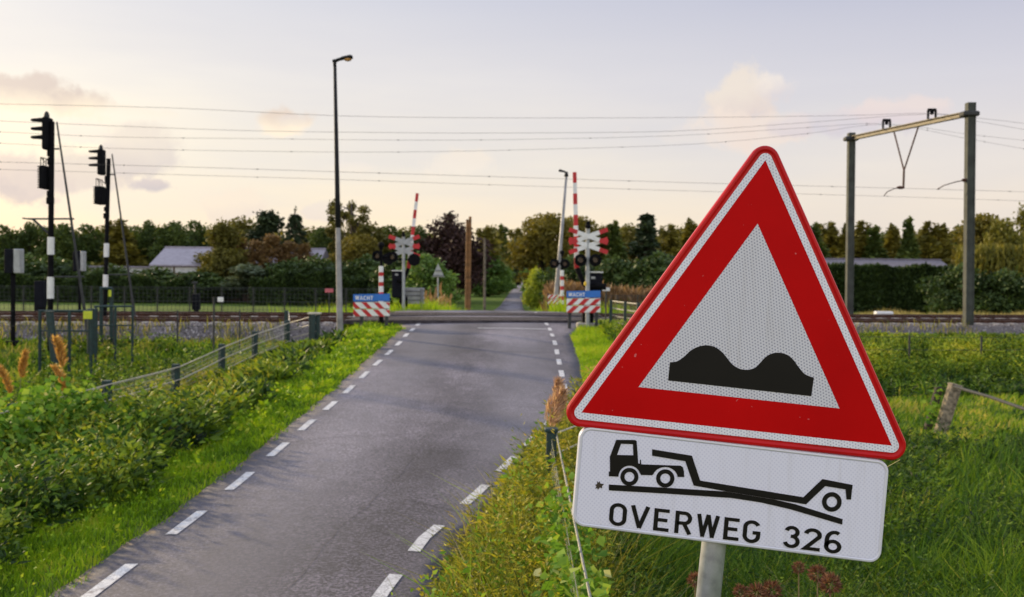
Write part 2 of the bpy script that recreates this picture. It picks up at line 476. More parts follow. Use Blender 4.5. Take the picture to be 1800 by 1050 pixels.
for i in range(n):
    x = -.95+(1.0+.95)*i/(n-1)
    vs += [(x, y-.06, rz_at(x, y-.06)+.006), (x, y+.07, rz_at(x, y+.07)+.006)]
mb.add(vs, [(2*i, 2*i+2, 2*i+3, 2*i+1) for i in range(n-1)])
tag(mb.build('stop_line', M['paint']), 'thin white stop line across the right lane before the rails', 'road marking', kind='structure')
# cracks and seams in the asphalt
M['crack'] = simple('crack_filler', (.075,.067,.078), .8, var=.2)
def crack(pts, w, label):
    mb = MB(); q = []
    for i in range(len(pts)-1):
        for k in range(8):
            t = k/8; x = pts[i][0]+(pts[i+1][0]-pts[i][0])*t; y = pts[i][1]+(pts[i+1][1]-pts[i][1])*t
            q.append((x+random.gauss(0,.012), y+random.gauss(0,.012)))
    n = len(q); L = []; R = []
    for i, p in enumerate(q):
        d = Vector((q[min(i+1,n-1)][0]-q[max(i-1,0)][0], q[min(i+1,n-1)][1]-q[max(i-1,0)][1])).normalized(); ww = w*random.uniform(.35,1.2)/2
        for Q, s in ((L,1),(R,-1)):
            x, y = p[0]-d.y*ww*s, p[1]+d.x*ww*s; Q.append((x, y, rz_at(x, y)+.004))
    mb.add(L+R, [(i, i+1, n+i+1, n+i) for i in range(n-1)])
    tag(mb.build('road_crack', M['crack']), label, 'road crack', kind='structure')
crack([(-1.55,6.2),(-1.45,8.5),(-1.2,10.5),(-1.05,13),(-.95,16),(-.9,20)], .005, 'long thin seam along the middle of the road')
crack([(-2.9,12.5),(-2.2,12.9),(-1.2,13.1)], .010, 'thin crack across the left lane')
crack([(-1.0,9.6),(-.5,9.2),(-.2,9.4)], .010, 'short crack near the right edge line')
crack([(-2.95,22.3),(-1.4,22.6),(.4,22.5),(1.3,22.7)], .02, 'seam crossing the whole road width')
# crossing deck
M['deck'] = simple('rubber_deck', (.070,.062,.070), .95, spec=.1, var=.25, nscale=6, bmp=.2)
M['slab'] = simple('asphalt_pad', (.10,.088,.094), .8, var=.2, nscale=3, bmp=.2)
def tpt(x, t): return (x, t+TS*x)
T1, T2 = 31.3, 35.5; G = .74       # track centre offsets (t) and half gauge in t
mb = MB()
def deckrow(ta, tb):
    x = -4.9
    while x < 2.9:
        x2 = x+1.15
        q = [(*tpt(x+.005, ta), 0), (*tpt(x2-.005, ta), 0), (*tpt(x2-.005, tb), 0), (*tpt(x+.005, tb), 0)]
        top = [Vector((p[0], p[1], .912)) for p in q]
        mb.poly(top, thick=Vector((0,0,-.12)))
        x = x2
for tc in (T1, T2):
    for a_, b_ in ((tc-G-.62, tc-G-.06), (tc-G+.09, tc), (tc+.012, tc+G-.09), (tc+G+.06, tc+G+.62)): deckrow(a_, b_)
tag(mb.build('crossing_deck', M['deck']), 'dark rubber deck panels between the rails', 'crossing deck', kind='structure')

# ------------------------------------------------------------------ ballast + tracks
def ballast_mat():
    m, nt, b = newmat('ballast'); v = objvec(nt)
    vo = nt.nodes.new('ShaderNodeTexVoronoi'); vo.inputs['Scale'].default_value = 16; lk(nt, v, vo.inputs['Vector'])
    n = noise(nt, 1.5, 4, v)
    c = ramp(nt, vo.outputs['Distance'], [(.05, (.25,.215,.21)), (.5, (.11,.095,.095)), (.75, (.03,.025,.025))])
    c = mixc(nt, .5, c, ramp(nt, n.outputs['Fac'], [(.3,(.10,.085,.08)),(.7,(.22,.19,.185))]))
    dp = nt.nodes.new('ShaderNodeVectorMath'); dp.operation = 'DOT_PRODUCT'; lk(nt, v, dp.inputs[0]); dp.inputs[1].default_value = (-TS, 1, 0)
    rr_ = nt.nodes.new('ShaderNodeMapRange'); rr_.interpolation_type = 'SMOOTHSTEP'; lk(nt, dp.outputs['Value'], rr_.inputs[0]); rr_.inputs[1].default_value = 29.6; rr_.inputs[2].default_value = 30.5
    c = mixc(nt, math_(nt, 'MULTIPLY', rr_.outputs[0], .8), c, (.075,.042,.030))
    lk(nt, c, b.inputs['Base Color']); b.inputs['Roughness'].default_value = .95; bump(nt, b, vo.outputs['Distance'], 1, .05)
    return m
M['ballast'] = ballast_mat()
tt = np.array([27.9, 28.2, 28.5, 28.8, 29.1, 29.4, 29.8, 30.5, 31.3, 32.3, 33.4, 34.6, 35.5, 36.5, 37.2, 37.8, 38.3, 38.8, 39.2])
tz = np.array([.34, .44, .56, .68, .78, .82, .80, .79, .79, .79, .74, .79, .79, .79, .80, .80, .72, .60, .45])
sideobj = []
for (xa, xb) in ((-60, -4.9), (2.9, 60)):
    X = np.arange(xa, xb+.01, .35); TT, XX = np.meshgrid(tt, X)
    Z = np.interp(TT, tt, tz)+RNG.normal(0, .022, TT.shape)
    V = np.stack([XX.ravel(), (TT+TS*XX).ravel(), Z.ravel()], 1); nt_ = len(tt)
    ii, jj = np.meshgrid(np.arange(nt_-1), np.arange(len(X)-1)); a = (jj*nt_+ii).ravel()
    F = np.stack([a, a+nt_, a+nt_+1, a+1], 1)
    o = np_mesh('ballast', V, F, M['ballast']); tag(o, 'grey stone ballast bed under the rails, '+('left of the road' if xa < 0 else 'right of the road'), 'ballast', kind='structure')
# loose stones on the near shoulders
n = 9000
X = np.concatenate([RNG.uniform(-22, -4.9, n//2), RNG.uniform(2.9, 24, n//2)]); T = RNG.uniform(28.0, 30.5, n)
Z = np.interp(T, tt, tz)+.01; r = RNG.uniform(.02, .05, n)
tet = np.array([(1,0,-.5),(-.5,.87,-.5),(-.5,-.87,-.5),(0,0,1)]); an = RNG.uniform(0, 6.28, n)
ca, sa = np.cos(an), np.sin(an)
V = np.zeros((n, 4, 3))
for k in range(4):
    V[:, k, 0] = X + r*(tet[k,0]*ca-tet[k,1]*sa); V[:, k, 1] = T+TS*X + r*(tet[k,0]*sa+tet[k,1]*ca); V[:, k, 2] = Z+r*tet[k,2]
F = (np.arange(n)[:, None, None]*4+np.array([(0,1,3),(1,2,3),(2,0,3)])[None]).reshape(-1, 3)
stm = leafmat('stones', [(0,(.08,.07,.07)),(.6,(.20,.175,.175)),(1,(.42,.38,.37))], trans=0, rough=.9)
tag(np_mesh('ballast_stones', V.reshape(-1,3), F, stm, attr=np.repeat(RNG.random(n), 4)), 'loose grey stones scattered on the track shoulder', 'stones', kind='stuff')
def track(tc, lab):
    e = empty('railway_track', (0, tc, .8), label=lab, cat='railway track', group='the two railway tracks', kind='structure')
    prof = [(-.075,0),(.075,0),(.075,.015),(.012,.03),(.012,.085),(.036,.095),(.036,.125),(-.036,.125),(-.036,.095),(-.012,.085),(-.012,.03),(-.075,.015)]
    zb = .795
    for s in (-G, G):
        vs = []; fs = []
        for x in (-60, 60):
            for (dt, dz) in prof: vs.append((x-dt*TS, tc+s+dt+TS*x, zb+dz*1.0))
        k = len(prof)
        for i in range(k): fs.append((i, (i+1)%k, (i+1)%k+k, i+k))
        m = MB(); m.add(vs, fs)
        # shiny head strip
        hv = [(x, tc+s+d+TS*x, zb+.1265) for x in (-60, 60) for d in (-.03, .03)]
        m.add(hv, [(0,1,3,2)], 1)
        m.build('rail', [M['rust'], M['railtop']], e)
    rot = Matrix.Rotation(math.atan(TS), 3, 'Z'); proto = None
    cx = Vector((0, tc, .77)); m = MB()
    m.bbox(cx, (.25, 2.5, .10), .02, rot=rot)
    # raised ends
    for s in (-1, 1): m.bbox(cx+rot@Vector((0, s*1.0, .02)), (.26, .42, .10), .02, rot=rot)
    proto = m.build('sleeper', M['concrete'], e)
    k = 0
    for i in range(1, 90):
        for sg in (1, -1):
            x = sg*i*.62
            if -5.1 < x < 3.1 or x > 26 or x < -22 or k > 96: continue
            c = proto.copy(); C.objects.link(c); c.parent = e; c.location = (x, TS*x, 0); k += 1
    bpy.data.objects.remove(proto)
    return e
track(T1, 'nearer pair of rusty rails, on concrete sleepers')
track(T2, 'farther pair of rusty rails, beyond the nearer track')
# ------------------------------------------------------------------ 2-D lettering (strokes)
def arc(cx, cy, rx, ry, a0, a1, n=14):
    return [(cx+rx*math.cos(math.radians(a0+(a1-a0)*i/n)), cy+ry*math.sin(math.radians(a0+(a1-a0)*i/n))) for i in range(n+1)]
GL = {  # strokes in a box 0..w, 0..1 (y up)
 'O': (.62, [arc(.31,.69,.25,.25,0,180)+arc(.31,.31,.25,.25,180,360)+[(.56,.69)]]),
 'V': (.66, [[(.05,1),(.335,0)],[(.61,1),(.325,0)]]),
 'E': (.56, [[(.56,.94),(.08,.94),(.08,.06),(.57,.06)],[(.08,.5),(.50,.5)]]),
 'R': (.62, [[(.08,0),(.08,.94),(.36,.94)]+arc(.36,.71,.20,.23,90,-90,10)+[(.08,.48)],[(.34,.48),(.58,0)]]),
 'W': (.84, [[(.05,1),(.24,0)],[(.42,1),(.225,0)],[(.42,1),(.615,0)],[(.79,1),(.60,0)]]),
 'G': (.64, [arc(.32,.69,.25,.25,25,180)+arc(.32,.31,.25,.25,180,360)+[(.57,.46),(.36,.46)]]),
 '3': (.60, [arc(.29,.73,.21,.21,165,-80,12)+[(.26,.53)],[(.26,.53)]+arc(.29,.29,.24,.24,85,-165,14)]),
 '2': (.60, [arc(.30,.71,.24,.23,170,-20,12)+[(.06,.06),(.58,.06)]]),
 '6': (.60, [[(.50,.90)]+arc(.36,.62,.28,.34,75,180,8)+arc(.31,.30,.24,.24,180,540,20)]),
 'A': (.66, [[(.03,0),(.33,.96),(.63,0)],[(.13,.3),(.53,.3)]]),
 'C': (.60, [arc(.32,.69,.25,.25,25,180)+arc(.32,.31,.25,.25,180,335)]),
 'H': (.60, [[(.08,0),(.08,1)],[(.52,0),(.52,1)],[(.08,.5),(.52,.5)]]),
 'T': (.56, [[(0,.94),(.56,.94)],[(.28,.94),(.28,0)]]),
}
def ribbon(pts, w):
    pts = [p for i, p in enumerate(pts) if i == 0 or (Vector(p)-Vector(pts[i-1])).length > .01]
    n = len(pts); L = []; R = []
    for i in range(n):
        p = Vector(pts[i]); d0 = (p-Vector(pts[i-1])).normalized() if i else None
        d1 = (Vector(pts[i+1])-p).normalized() if i < n-1 else None
        if d0 is None: d0 = d1
        if d1 is None: d1 = d0
        t = (d0+d1)
        t = t.normalized() if t.length > 1e-6 else d1
        nn = Vector((-t.y, t.x)); c = max(.45, nn.dot(Vector((-d1.y, d1.x))))
        L.append(p+nn*w/2/c); R.append(p-nn*w/2/c)
    return L, R
def letters(mb, text, to3, h, w, gap, sp=.0, thick=Vector((0,.0012,0)), xs=None):
    """to3(u,v) maps text units (x along, y up, letter height 1) to world"""
    x = 0; z = 0
    for ch in text:
        if ch == ' ': x += sp; continue
        wd, strokes = GL[ch]
        for st in strokes:
            L, R = ribbon(st, w); k = len(L); off = Vector((0, -.00012*z, 0)); z = (z+1) % 7
            A = [to3(x+p[0], p[1])+off for p in L+R]; B = [p+thick for p in A]
            f = []
            for i in range(k-1):
                f.append((i, i+1, k+i+1, k+i)); f.append((2*k+i, 3*k+i, 3*k+i+1, 2*k+i+1))
                f.append((i, 2*k+i, 2*k+i+1, i+1)); f.append((k+i, k+i+1, 3*k+i+1, 3*k+i))
            mb.add(A+B, f)
        x += wd+gap
    return x

# ------------------------------------------------------------------ the road sign in front
YS = 2.6
def S(px, py, dy=0.0):
    """point on the sign plane, pushed dy metres back"""
    v = P(px, py, YS); v.y += dy; return v
def cr1(pts): return [(980+x/2.903, 720+y/2.903) for x, y in pts]
def tri_pts(cx, cy, inr, fil, n=10):
    """rounded equilateral triangle in photo pixels, rolled 6.1 degrees"""
    out = []; R = (inr-fil)*2; ph = math.radians(6.1)
    for k in range(3):
        a = math.radians(90-120*k)      # apex, right, left (y up)
        ccx, ccy = R*math.cos(a), R*math.sin(a)
        if fil <= 0: loc = [(ccx, ccy)]
        else: loc = [(ccx+fil*math.cos(b), ccy+fil*math.sin(b)) for b in [a+math.radians(60-120*i/n) for i in range(n+1)]]
        for (x, y) in loc:
            xr = x*math.cos(ph)+y*math.sin(ph); yr = -x*math.sin(ph)+y*math.cos(ph)
            out.append((cx+xr, cy-yr))
    return out
TCX, TCY = 1311.8, 597.0
base = S(1238, 1240); sign = empty('road_sign', (base.x, YS+.06, gz(base.x, 2.66)),
    label='large red and white triangular uneven-road sign with OVERWEG 326 plate on a leaning grey pole', cat='road sign')
mb = MB()
top = S(1322, 420, .052); bot = S(1225, 1330, .052)
mb.tube([bot, S(1258, 1000, .052), top], .0325, 24)
mb.build('pole', M['galv'], sign, smooth=True)
# clamps behind the plates
mb = MB()
for (px, py) in ((1312, 560), (1292, 730), (1278, 835), (1266, 930)):
    mb = MB(); c = S(px, py, .055); mb.bbox(c+Vector((0, .0, 0)), (.15, .085, .035), .006)
    mb.tube([c+Vector((.055,-.05,0)), c+Vector((.055,.06,0))], .005, 8); mb.build('clamp', M['galv'], sign)
# triangle plate: folded red rim
mb = MB(); mm = MB()
outer = tri_pts(TCX, TCY, 184.5, 26); r1 = tri_pts(TCX, TCY, 182.3, 24); r2 = tri_pts(TCX, TCY, 178.5, 20.5); r3 = tri_pts(TCX, TCY, 174.5, 17)
ring = [[S(*p, .020) for p in outer], [S(*p, .004) for p in outer], [S(*p, -.001) for p in r1], [S(*p, -.0015) for p in r2], [S(*p, .0015) for p in r3]]
n = len(outer); vs = [p for r in ring for p in r]; fs = []
for k in range(len(ring)-1):
    for i in range(n): fs.append((k*n+i, k*n+(i+1)%n, (k+1)*n+(i+1)%n, (k+1)*n+i))
mb.add(vs, fs); mb.poly(ring[4])
plate = mb.build('triangle_plate', M['red_paint'], sign, smooth=True)
mb = MB(); mb.poly([S(*p, .021) for p in outer]); mb.build('plate_back', M['alu'], plate)
def flat(name, pts, mat, parent, dy, holes=(), th=.0008, label=None):
    m = MB(); m.poly([S(*p, dy) for p in pts], [[S(*p, dy) for p in h] for h in holes], thick=Vector((0, th, 0)))
    o = m.build(name, mat, parent)
    if label: o['label'] = label
    return o
flat('white_border', tri_pts(TCX, TCY, 170.7, 12), M['retro_band'], plate, .0002, [tri_pts(TCX, TCY, 158.5, 0)])
flat('red_band', tri_pts(TCX, TCY, 158.3, 0), M['red_face'], plate, .0003, [tri_pts(1310, 597.4, 102.7, 0)])
flat('white_field', tri_pts(1310, 597.4, 102.6, 0), M['retro_white'], plate, .0003)
def cr2(pts): return [(980+x/1.811, 240+y/1.811) for x, y in pts]
def catmull(p, n=7):
    o = []
    for i in range(len(p)-1):
        p0, p1, p2, p3 = p[max(i-1,0)], p[i], p[i+1], p[min(i+2,len(p)-1)]
        for k in range(n):
            t = k/n
            o.append(tuple(.5*((2*p1[j])+(-p0[j]+p2[j])*t+(2*p0[j]-5*p1[j]+4*p2[j]-p3[j])*t*t+(-p0[j]+3*p1[j]-3*p2[j]+p3[j])*t**3) for j in (0,1)))
    return o+[p[-1]]
bumps = cr2(catmull([(358,719),(380,716),(402,702),(425,681),(450,669),(476,665),(502,671),(524,687),(540,706),(556,725),(578,739),(603,743),(628,737),(645,721),(662,703),(684,691),(710,689),(734,697),(752,713),(768,735),(788,757),(816,768)])+[(808,827),(352,777)])
flat('bump_symbol', bumps, M['symbol_black'], plate, -.0004)
# lower plate
def rrect(c4, r, n=8):
    out = []
    for i in range(4):
        p = Vector(c4[i]); a = (Vector(c4[i-1])-p).normalized(); b = (Vector(c4[(i+1)%4])-p).normalized()
        ctr = p+a*r+b*r
        for k in range(n+1):
            t = k/n*PI/2
            out.append(tuple(ctr - b*r*math.cos(t) - a*r*math.sin(t)))
    return out
C4 = [(1019.3,748),(1564.8,810.6),(1548.6,992.2),(1004.6,924)]
def inset(c4, d):
    cx = sum(p[0] for p in c4)/4; cy = sum(p[1] for p in c4)/4
    ex = (Vector(c4[1])-Vector(c4[0])).normalized(); ey = (Vector(c4[3])-Vector(c4[0])).normalized()
    sg = [(1,1),(-1,1),(-1,-1),(1,-1)]
    return [tuple(Vector(p)+ex*d*s[0]+ey*d*s[1]) for p, s in zip(c4, sg)]
o0 = rrect(C4, 22); o1 = rrect(inset(C4, 1.8), 20); o2 = rrect(inset(C4, 4.5), 18); o3 = rrect(inset(C4, 7.5), 15)
ring = [[S(*p, .020) for p in o0], [S(*p, .005) for p in o0], [S(*p, .0) for p in o1], [S(*p, -.0005) for p in o2], [S(*p, .0025) for p in o3]]
n = len(o0); vs = [p for r in ring for p in r]; fs = []
for k in range(len(ring)-1):
    for i in range(n): fs.append((k*n+i, k*n+(i+1)%n, (k+1)*n+(i+1)%n, (k+1)*n+i))
mb = MB(); mb.add(vs, fs); mb.poly(ring[0])
plate2 = mb.build('text_plate', M['plate_rim'], sign, smooth=True)
for o in (plate, plate2):
    o.data.polygons.foreach_set('use_smooth', [False]*len(o.data.polygons))
flat('white_sheet', rrect(inset(C4, 7.3), 15), M['retro_plate'], plate2, .0012, th=.002)
def circ(cx, cy, rx, ry=None, n=40): return [(cx+rx*math.cos(2*PI*i/n), cy+(ry or rx)*math.sin(2*PI*i/n)) for i in range(n)]
def circ1(cx, cy, r): return cr1(circ(cx, cy, r, r*1.0))
mb = MB()
def sh(pts, holes=(), dy=-.0003):
    mb.poly([S(*p, dy) for p in pts], [[S(*p, dy) for p in h] for h in holes], thick=Vector((0, .0009, 0)))
arch2 = arc(549, 352, 65, 58, 0, -160, 14)
arch1 = arc(367, 343, 56, 56, -20, -180, 14)
cab = [(300,155),(396,156),(404,161),(412,275),(421,277),(421,256),(425,256),(427,280),(628,287),(640,295),(645,315),(647,345),(613,344)] + [(x,y) for x,y in arch2] + [(480,336),(426,334)] + arch1[1:] + [(262,341),(262,319),(268,316),(267,242)]
cab = [(x, y) for x, y in cab]
sh(cr1(cab), [cr1([(324,175),(385,177),(387,234),(304,232)])])
for (cx, cy, ro, ri) in ((367,344,46,25),(550,352,46.5,25.5),(1400,472,50,27)):
    sh(circ1(cx, cy, ro), [circ1(cx, cy, ri)])
sh(cr1([(483,203),(686,236),(728,363),(1255,448),(1352,355),(1506,385),(1497,460),(1475,459),(1470,408),(1366,391),(1268,484),(1105,458),(860,418),(695,388),(652,264),(483,236)]), dy=-.0005)
sh(cr1([(262,383),(560,400),(860,419),(1105,459),(1215,484),(1455,560),(1453,588),(1190,510),(1040,475),(890,452),(560,430),(262,413)]))
mb.build('truck_symbol', M['symbol_black'], plate2)
# lettering: each glyph box placed from the photo (crop px: left-top, height, slope)
mb = MB(); e_x = Vector((1, .1155)).normalized(); e_y = Vector((-.085, 1)).normalized()
def put(ch, x, y, hgt, wid, sw=.155):
    """x,y = top-left corner in crop pixels"""
    wd = GL[ch][0]; kx = wid/wd
    def to3(u, v):
        q = Vector((x, y))+e_x*(u*kx)+e_y*((1-v)*hgt)
        return S(980+q.x/2.903, 720+q.y/2.903, -.0003)
    letters(mb, ch, to3, 1, sw, 0)
for ch, x, y, hh, ww in (('O',272,476,112,84),('V',379,488,112,92),('E',496,505,110,78),('R',604,518,112,84),('W',717,532,114,110),('E',853,551,110,78),('G',952,563,112,88),
                         ('3',1160,592,108,82),('2',1262,604,110,88),('6',1368,618,110,84)):
    mb = MB(); put(ch, x, y, hh, ww); mb.build('letter', M['symbol_black'], plate2)
mb = MB(); mb.poly([S(*p, -.0002) for p in cr1([(193,385),(203,380),(202,365),(208,374),(214,366),(219,378),(237,381),(227,392),(228,403),(216,398),(206,410),(203,400),(193,405),(198,394)])], thick=Vector((0,.0005,0)))
mb.build('dirt_spot', M['dirt'], plate2)

# gossamer thread
mb = MB(); mb.tube([S(1590, 812, .03), S(1583, 840, .12), S(1570, 885, .25)], .0006, 5)
tag(mb.build('spider_thread', M['silk'], origin=S(1590,812,.03)), 'thin shining spider thread hanging under the right corner of the triangle sign', 'spider thread')

# ------------------------------------------------------------------ lamps
def lamp(name, label, Y, pb, pt, head, wb, wt, flip=1, lens=True):
    B = P(*pb, Y); T = P(*pt, Y); B = Vector((B.x, Y, min(B.z, gz(B.x, Y))))
    e = empty(name, (B.x, B.y, B.z), label=label, cat='street lamp', group='street lamps beside the road')
    mid = B.lerp(T, .45)
    mb = MB(); mb.tube([B-Vector((0,0,.3)), B.lerp(T,.02), mid, T], [wb/2, wb/2, (wb+wt)/4, wt/2], 10)
    mb.build('pole', M['lamp_steel'], e, smooth=True)
    mb = MB(); mb.tube([B.lerp(T,.4 if lens else .97), B.lerp(T,.55 if lens else .98), B.lerp(T,1)], [(wb*.6+wt*.4)/2+.004, (wb*.45+wt*.55)/2+.004, wt/2+.004], 10)
    mb.build('upper_pole', M['lamp_dark'], e, smooth=True)
    H = P(*head, Y); L = (H-T)
    # head: tapering arm widening to a housing
    k = L.length; dx = L.normalized(); up = Vector((0,0,1)); side = Vector((0,1,0))
    sec = [(-.12,.035,.05,-.02),(0.02,.05,.055,-.03),(.30,.055,.05,0.0),(.45,.085,.055,.01),(.85,.105,.068,.01),(.97,.09,.055,.0),(1.0,.04,.02,0)]
    vs = []; n = 12
    for (u, hw, hh, oz) in sec:
        c = T+dx*(u*k)+up*oz
        for i in range(n):
            a = 2*PI*i/n; vs.append(c+side*hw*math.cos(a)*1.2+up*hh*(math.sin(a) if math.sin(a) > 0 else .7*math.sin(a)))
    fs = [(j*n+i, j*n+(i+1)%n, (j+1)*n+(i+1)%n, (j+1)*n+i) for j in range(len(sec)-1) for i in range(n)]
    fs += [tuple(range(n)), tuple(range(len(vs)-n, len(vs)))[::-1]]
    mb = MB(); mb.add(vs, fs)
    mb.tube([T-up*.16, T-up*.03], [wt/2+.006, .05], 10)
    hd = mb.build('lamp_head', M['lamp_dark'], e, smooth=True)
    if lens:
        mb = MB(); c = T+dx*(k*.72)-up*.03; mb.ball(c, 1, 14, 8, (k*.22,.095,.055)); mb.build('lens', M['glass_amber'], hd, smooth=True)
    return e
lamp('street_lamp', 'tall near lamp post with an amber lens, left of the road', 26.4, (598,588), (588.5,106), (620,101), .175, .075)
lamp('street_lamp', 'smaller distant lamp post leaning behind the right barrier', 43, (975,548), (996,303), (982,300.5), .24, .10, lens=False)

# ------------------------------------------------------------------ warning boards
def board(label, Y, x0, x1, y0, yb, ym, slant, posts, ybot, text=True, face='front', stripes=3):
    c = P((x0+x1)/2, ybot, Y); g = gz(c.x, Y)
    e = empty('warning_board', (c.x, Y, g), label=label, cat='warning board', group='red and white boards by the barriers')
    th = Vector((0, .025, 0))
    if text:
        a, b, d, f = P(x0,y0,Y), P(x1,y0-1,Y), P(x1,yb-.5,Y), P(x0,yb,Y)
        mb = MB(); mb.poly([a,b,d,f], thick=th)
        bl = mb.build('blue_panel', M['blue'], e)
        hgt = (a.z-f.z); mb = MB(); w = .18
        def to3(u, v): return Vector((a.x+.06+u*hgt*.62, Y-.003, f.z+hgt*.22+v*hgt*.56))
        xx = 0
        for ch in 'WACHT':
            mb = MB(); letters(mb, ch, lambda u, v: to3(u+xx, v), 1, .17, .18); mb.build('letter', M['white_far'], bl); xx += GL[ch][0]+.18
    for (ya, yc_) in (((yb+1.5, ym-.8), (ym+.8, ybot-.3))):
        tl, tr, br, bl_ = P(x0,ya,Y), P(x1,ya-.5,Y), P(x1,yc_-.5,Y), P(x0,yc_,Y)
        mb = MB(); mb.poly([tl,tr,br,bl_], thick=th, mi=0)
        o = mb.build('striped_panel', [M['white_far']], e)
        # red diagonal stripes, 2 mm proud, clipped to the panel
        W = tr.x-tl.x; H_ = tl.z-bl_.z; per = W/stripes; mb = MB(); sl = H_*1.0
        for k in range(-1, stripes+2):
            xa = tl.x+k*per+(.18 if slant < 0 else .0)*per; wv = per*(.44 if slant < 0 else .5)
            poly = [(xa, 0), (xa+wv, 0), (xa+wv+slant*sl, 1), (xa+slant*sl, 1)]   # (x, v) v: 0 bottom
            # clip in x
            def clip(pl, xl, keep):
                out = []
                for i in range(len(pl)):
                    p, q = pl[i-1], pl[i]; ip = keep*(p[0]-xl) >= 0; iq = keep*(q[0]-xl) >= 0
                    if ip != iq:
                        t = (xl-p[0])/(q[0]-p[0]); out.append((xl, p[1]+(q[1]-p[1])*t))
                    if iq: out.append(q)
                return out
            poly = clip(clip(poly, tl.x, 1), tr.x, -1) if poly else []
            if len(poly) >= 3:
                mb.poly([Vector((p[0], Y-.003, bl_.z+(tl.z-bl_.z)*p[1])) for p in poly], thick=Vector((0,.002,0)))
        mb.build('red_stripes', M['red_far'], o)
    for pxx in posts:
        q = P(pxx, ybot, Y); mb = MB(); ztop = P(pxx, y0+2, Y).z
        gg = gz(q.x, Y); mb.bbox((q.x, Y+.07, (ztop+gg-.2)/2), (.09, .08, ztop-gg+.2), .01)
        mb.build('post', M['galv_dark'], e)
    return e
board('blue WACHT board over red and white stripes, left of the road by the striped post', 28.3, 621, 685, 517.5, 530, 543.5, -1, (635,679), 556.5)
board('blue WACHT board over red and white stripes, right of the road below the barrier', 28.3, 996, 1055.5, 512, 523.5, 537, 1, (1001.5,1049), 550)
board('small red and white striped board on dark posts across the rails, behind the striped post', 42.5, 963, 987, 514, 517, 526, 1, (963.5, 989), 536, text=False)
# rear of the far-left board
def rear_board():
    Y = 41; c = P(729, 545, Y)
    e = empty('warning_board', (c.x, Y, gz(c.x, Y)), label='grey unpainted back of a warning board across the rails, left of the road', cat='warning board', group='red and white boards by the barriers')
    for (ya, yb) in ((506,511.5),(512.5,519),(520.5,527),(528.2,534.5)):
        a, b = P(706, ya, Y), P(746, yb, Y)
        mb = MB(); mb.bbox(((a.x+b.x)/2, Y, (a.z+b.z)/2), (b.x-a.x, .04, a.z-b.z), .008); mb.build('panel', M['grey_board'], e)
    for (ya, yb) in ((511,513.4),(518.5,521),(526.5,529)):
        a, b = P(708, ya, Y), P(744, yb, Y)
        mb = MB(); mb.bbox(((a.x+b.x)/2, Y-.03, (a.z+b.z)/2), (b.x-a.x, .05, a.z-b.z), .008); mb.build('rail', M['greyrail'], e)
    for x in (708, 741.5):
        a = P(x, 507.5, Y); g = gz(a.x, Y); mb = MB(); mb.bbox((a.x, Y-.09, (a.z+g-.2)/2), (.10,.08,a.z-g+.2), .01); mb.build('post', M['greyrail'], e)
rear_board()

# ------------------------------------------------------------------ crossing lights, crosses and barriers
def pole_banded(pts, r, bands, parent, name, mats):
    """bands: list of (t0,t1,matindex)"""
    A, B = Vector(pts[0]), Vector(pts[1]); mb = MB()
    for (t0, t1, mi) in bands: mb.tube([A.lerp(B,t0), A.lerp(B,t1)], r, 12, mi=mi)
    return mb.build(name, mats, parent, smooth=False)
def light_unit(parent, c, r, back=False):
    """round black target board with a lens under a hood"""
    mb = MB(); n = 24; s = -1 if not back else 1
    mb.tube([c+Vector((0,.03,0)), c+Vector((0,-.02,0))], r, n)
    mb.tube([c+Vector((0,.02,0)), c+Vector((0,.20,0))], r*.72, 16)
    u = mb.build('signal_light', M['black_paint'], parent)
    fr = c+Vector((0,s*.03,0)); mb = MB()
    mb.tube([fr, fr+Vector((0,s*.025,0))], r*.42, 16); mb.build('lens', M['lens'], u)
    mb = MB(); vs = []; fs = []; k = 14
    for i in range(k+1):
        a = math.radians(-20+220*i/k)
        for (d, q) in ((0,.5),(s*.22,.47)):
            vs.append(fr+Vector((math.cos(a)*r*q, d, math.sin(a)*r*q)))
    fs = [(2*i, 2*i+1, 2*i+3, 2*i+2) for i in range(k)]
    vs2 = [v+Vector((0,0,.006)) for v in vs]; m2 = len(vs)
    mb.add(vs+vs2, fs+[tuple(q+m2 for q in f[::-1]) for f in fs]); mb.build('hood', M['black_paint'], u)
def red_white_signal(label, Y, x, ytop, ybot, lights, rlight, rpx, ytl, bands=None):
    a = P(x, ytop, Y); b = P(x, ybot, Y); g = gz(b.x, Y)
    e = empty('crossing_light', (b.x, Y, g), label=label, cat='crossing light', group='twin crossing lights on striped posts')
    b = Vector((b.x, Y, g-.1)); nb = bands or 12; L = (a-b).length
    seg = 8.8*K(Y)*1.05; bl = []; t = 0; k = 0
    z = a.z
    while z > g+.42:
        l = min(seg*(1.15 if k % 2 == 0 else .75), z-(g+.42)+.001); bl.append(((L-(a.z-z))/L, (L-(a.z-z)-l)/L, k % 2)); z -= l; k += 1
    bl.append(((z-b.z)/L, 0, 2))
    pole_banded((b, a), rpx*K(Y), bl, e, 'striped_post', [M['white_far'], M['red_far'], M['black_paint']])
    mb = MB(); mb.tube([a, P(x, ytl, Y)], .04, 10); mb.bbox(P(x, ytl-4, Y), (.10,.1,.12), .02)
    for (lx, ly) in lights: mb.tube([P(x, ly, Y)+Vector((0,.08,0)), P(lx, ly, Y)+Vector((0,.08,0))], .035, 8)
    mb.ball(P(x, ytl-9, Y), .10, 12, 8, (1,1,.9)); mb.build('bracket', M['black_paint'], e)
    for (lx, ly) in lights: light_unit(e, P(lx, ly, Y), rlight*K(Y))
red_white_signal('red and white striped post with twin black lights behind the left WACHT board', 28.9, 670, 468, 560, ((663.5,450),(690,452)), 9.5, 4.2, 440)
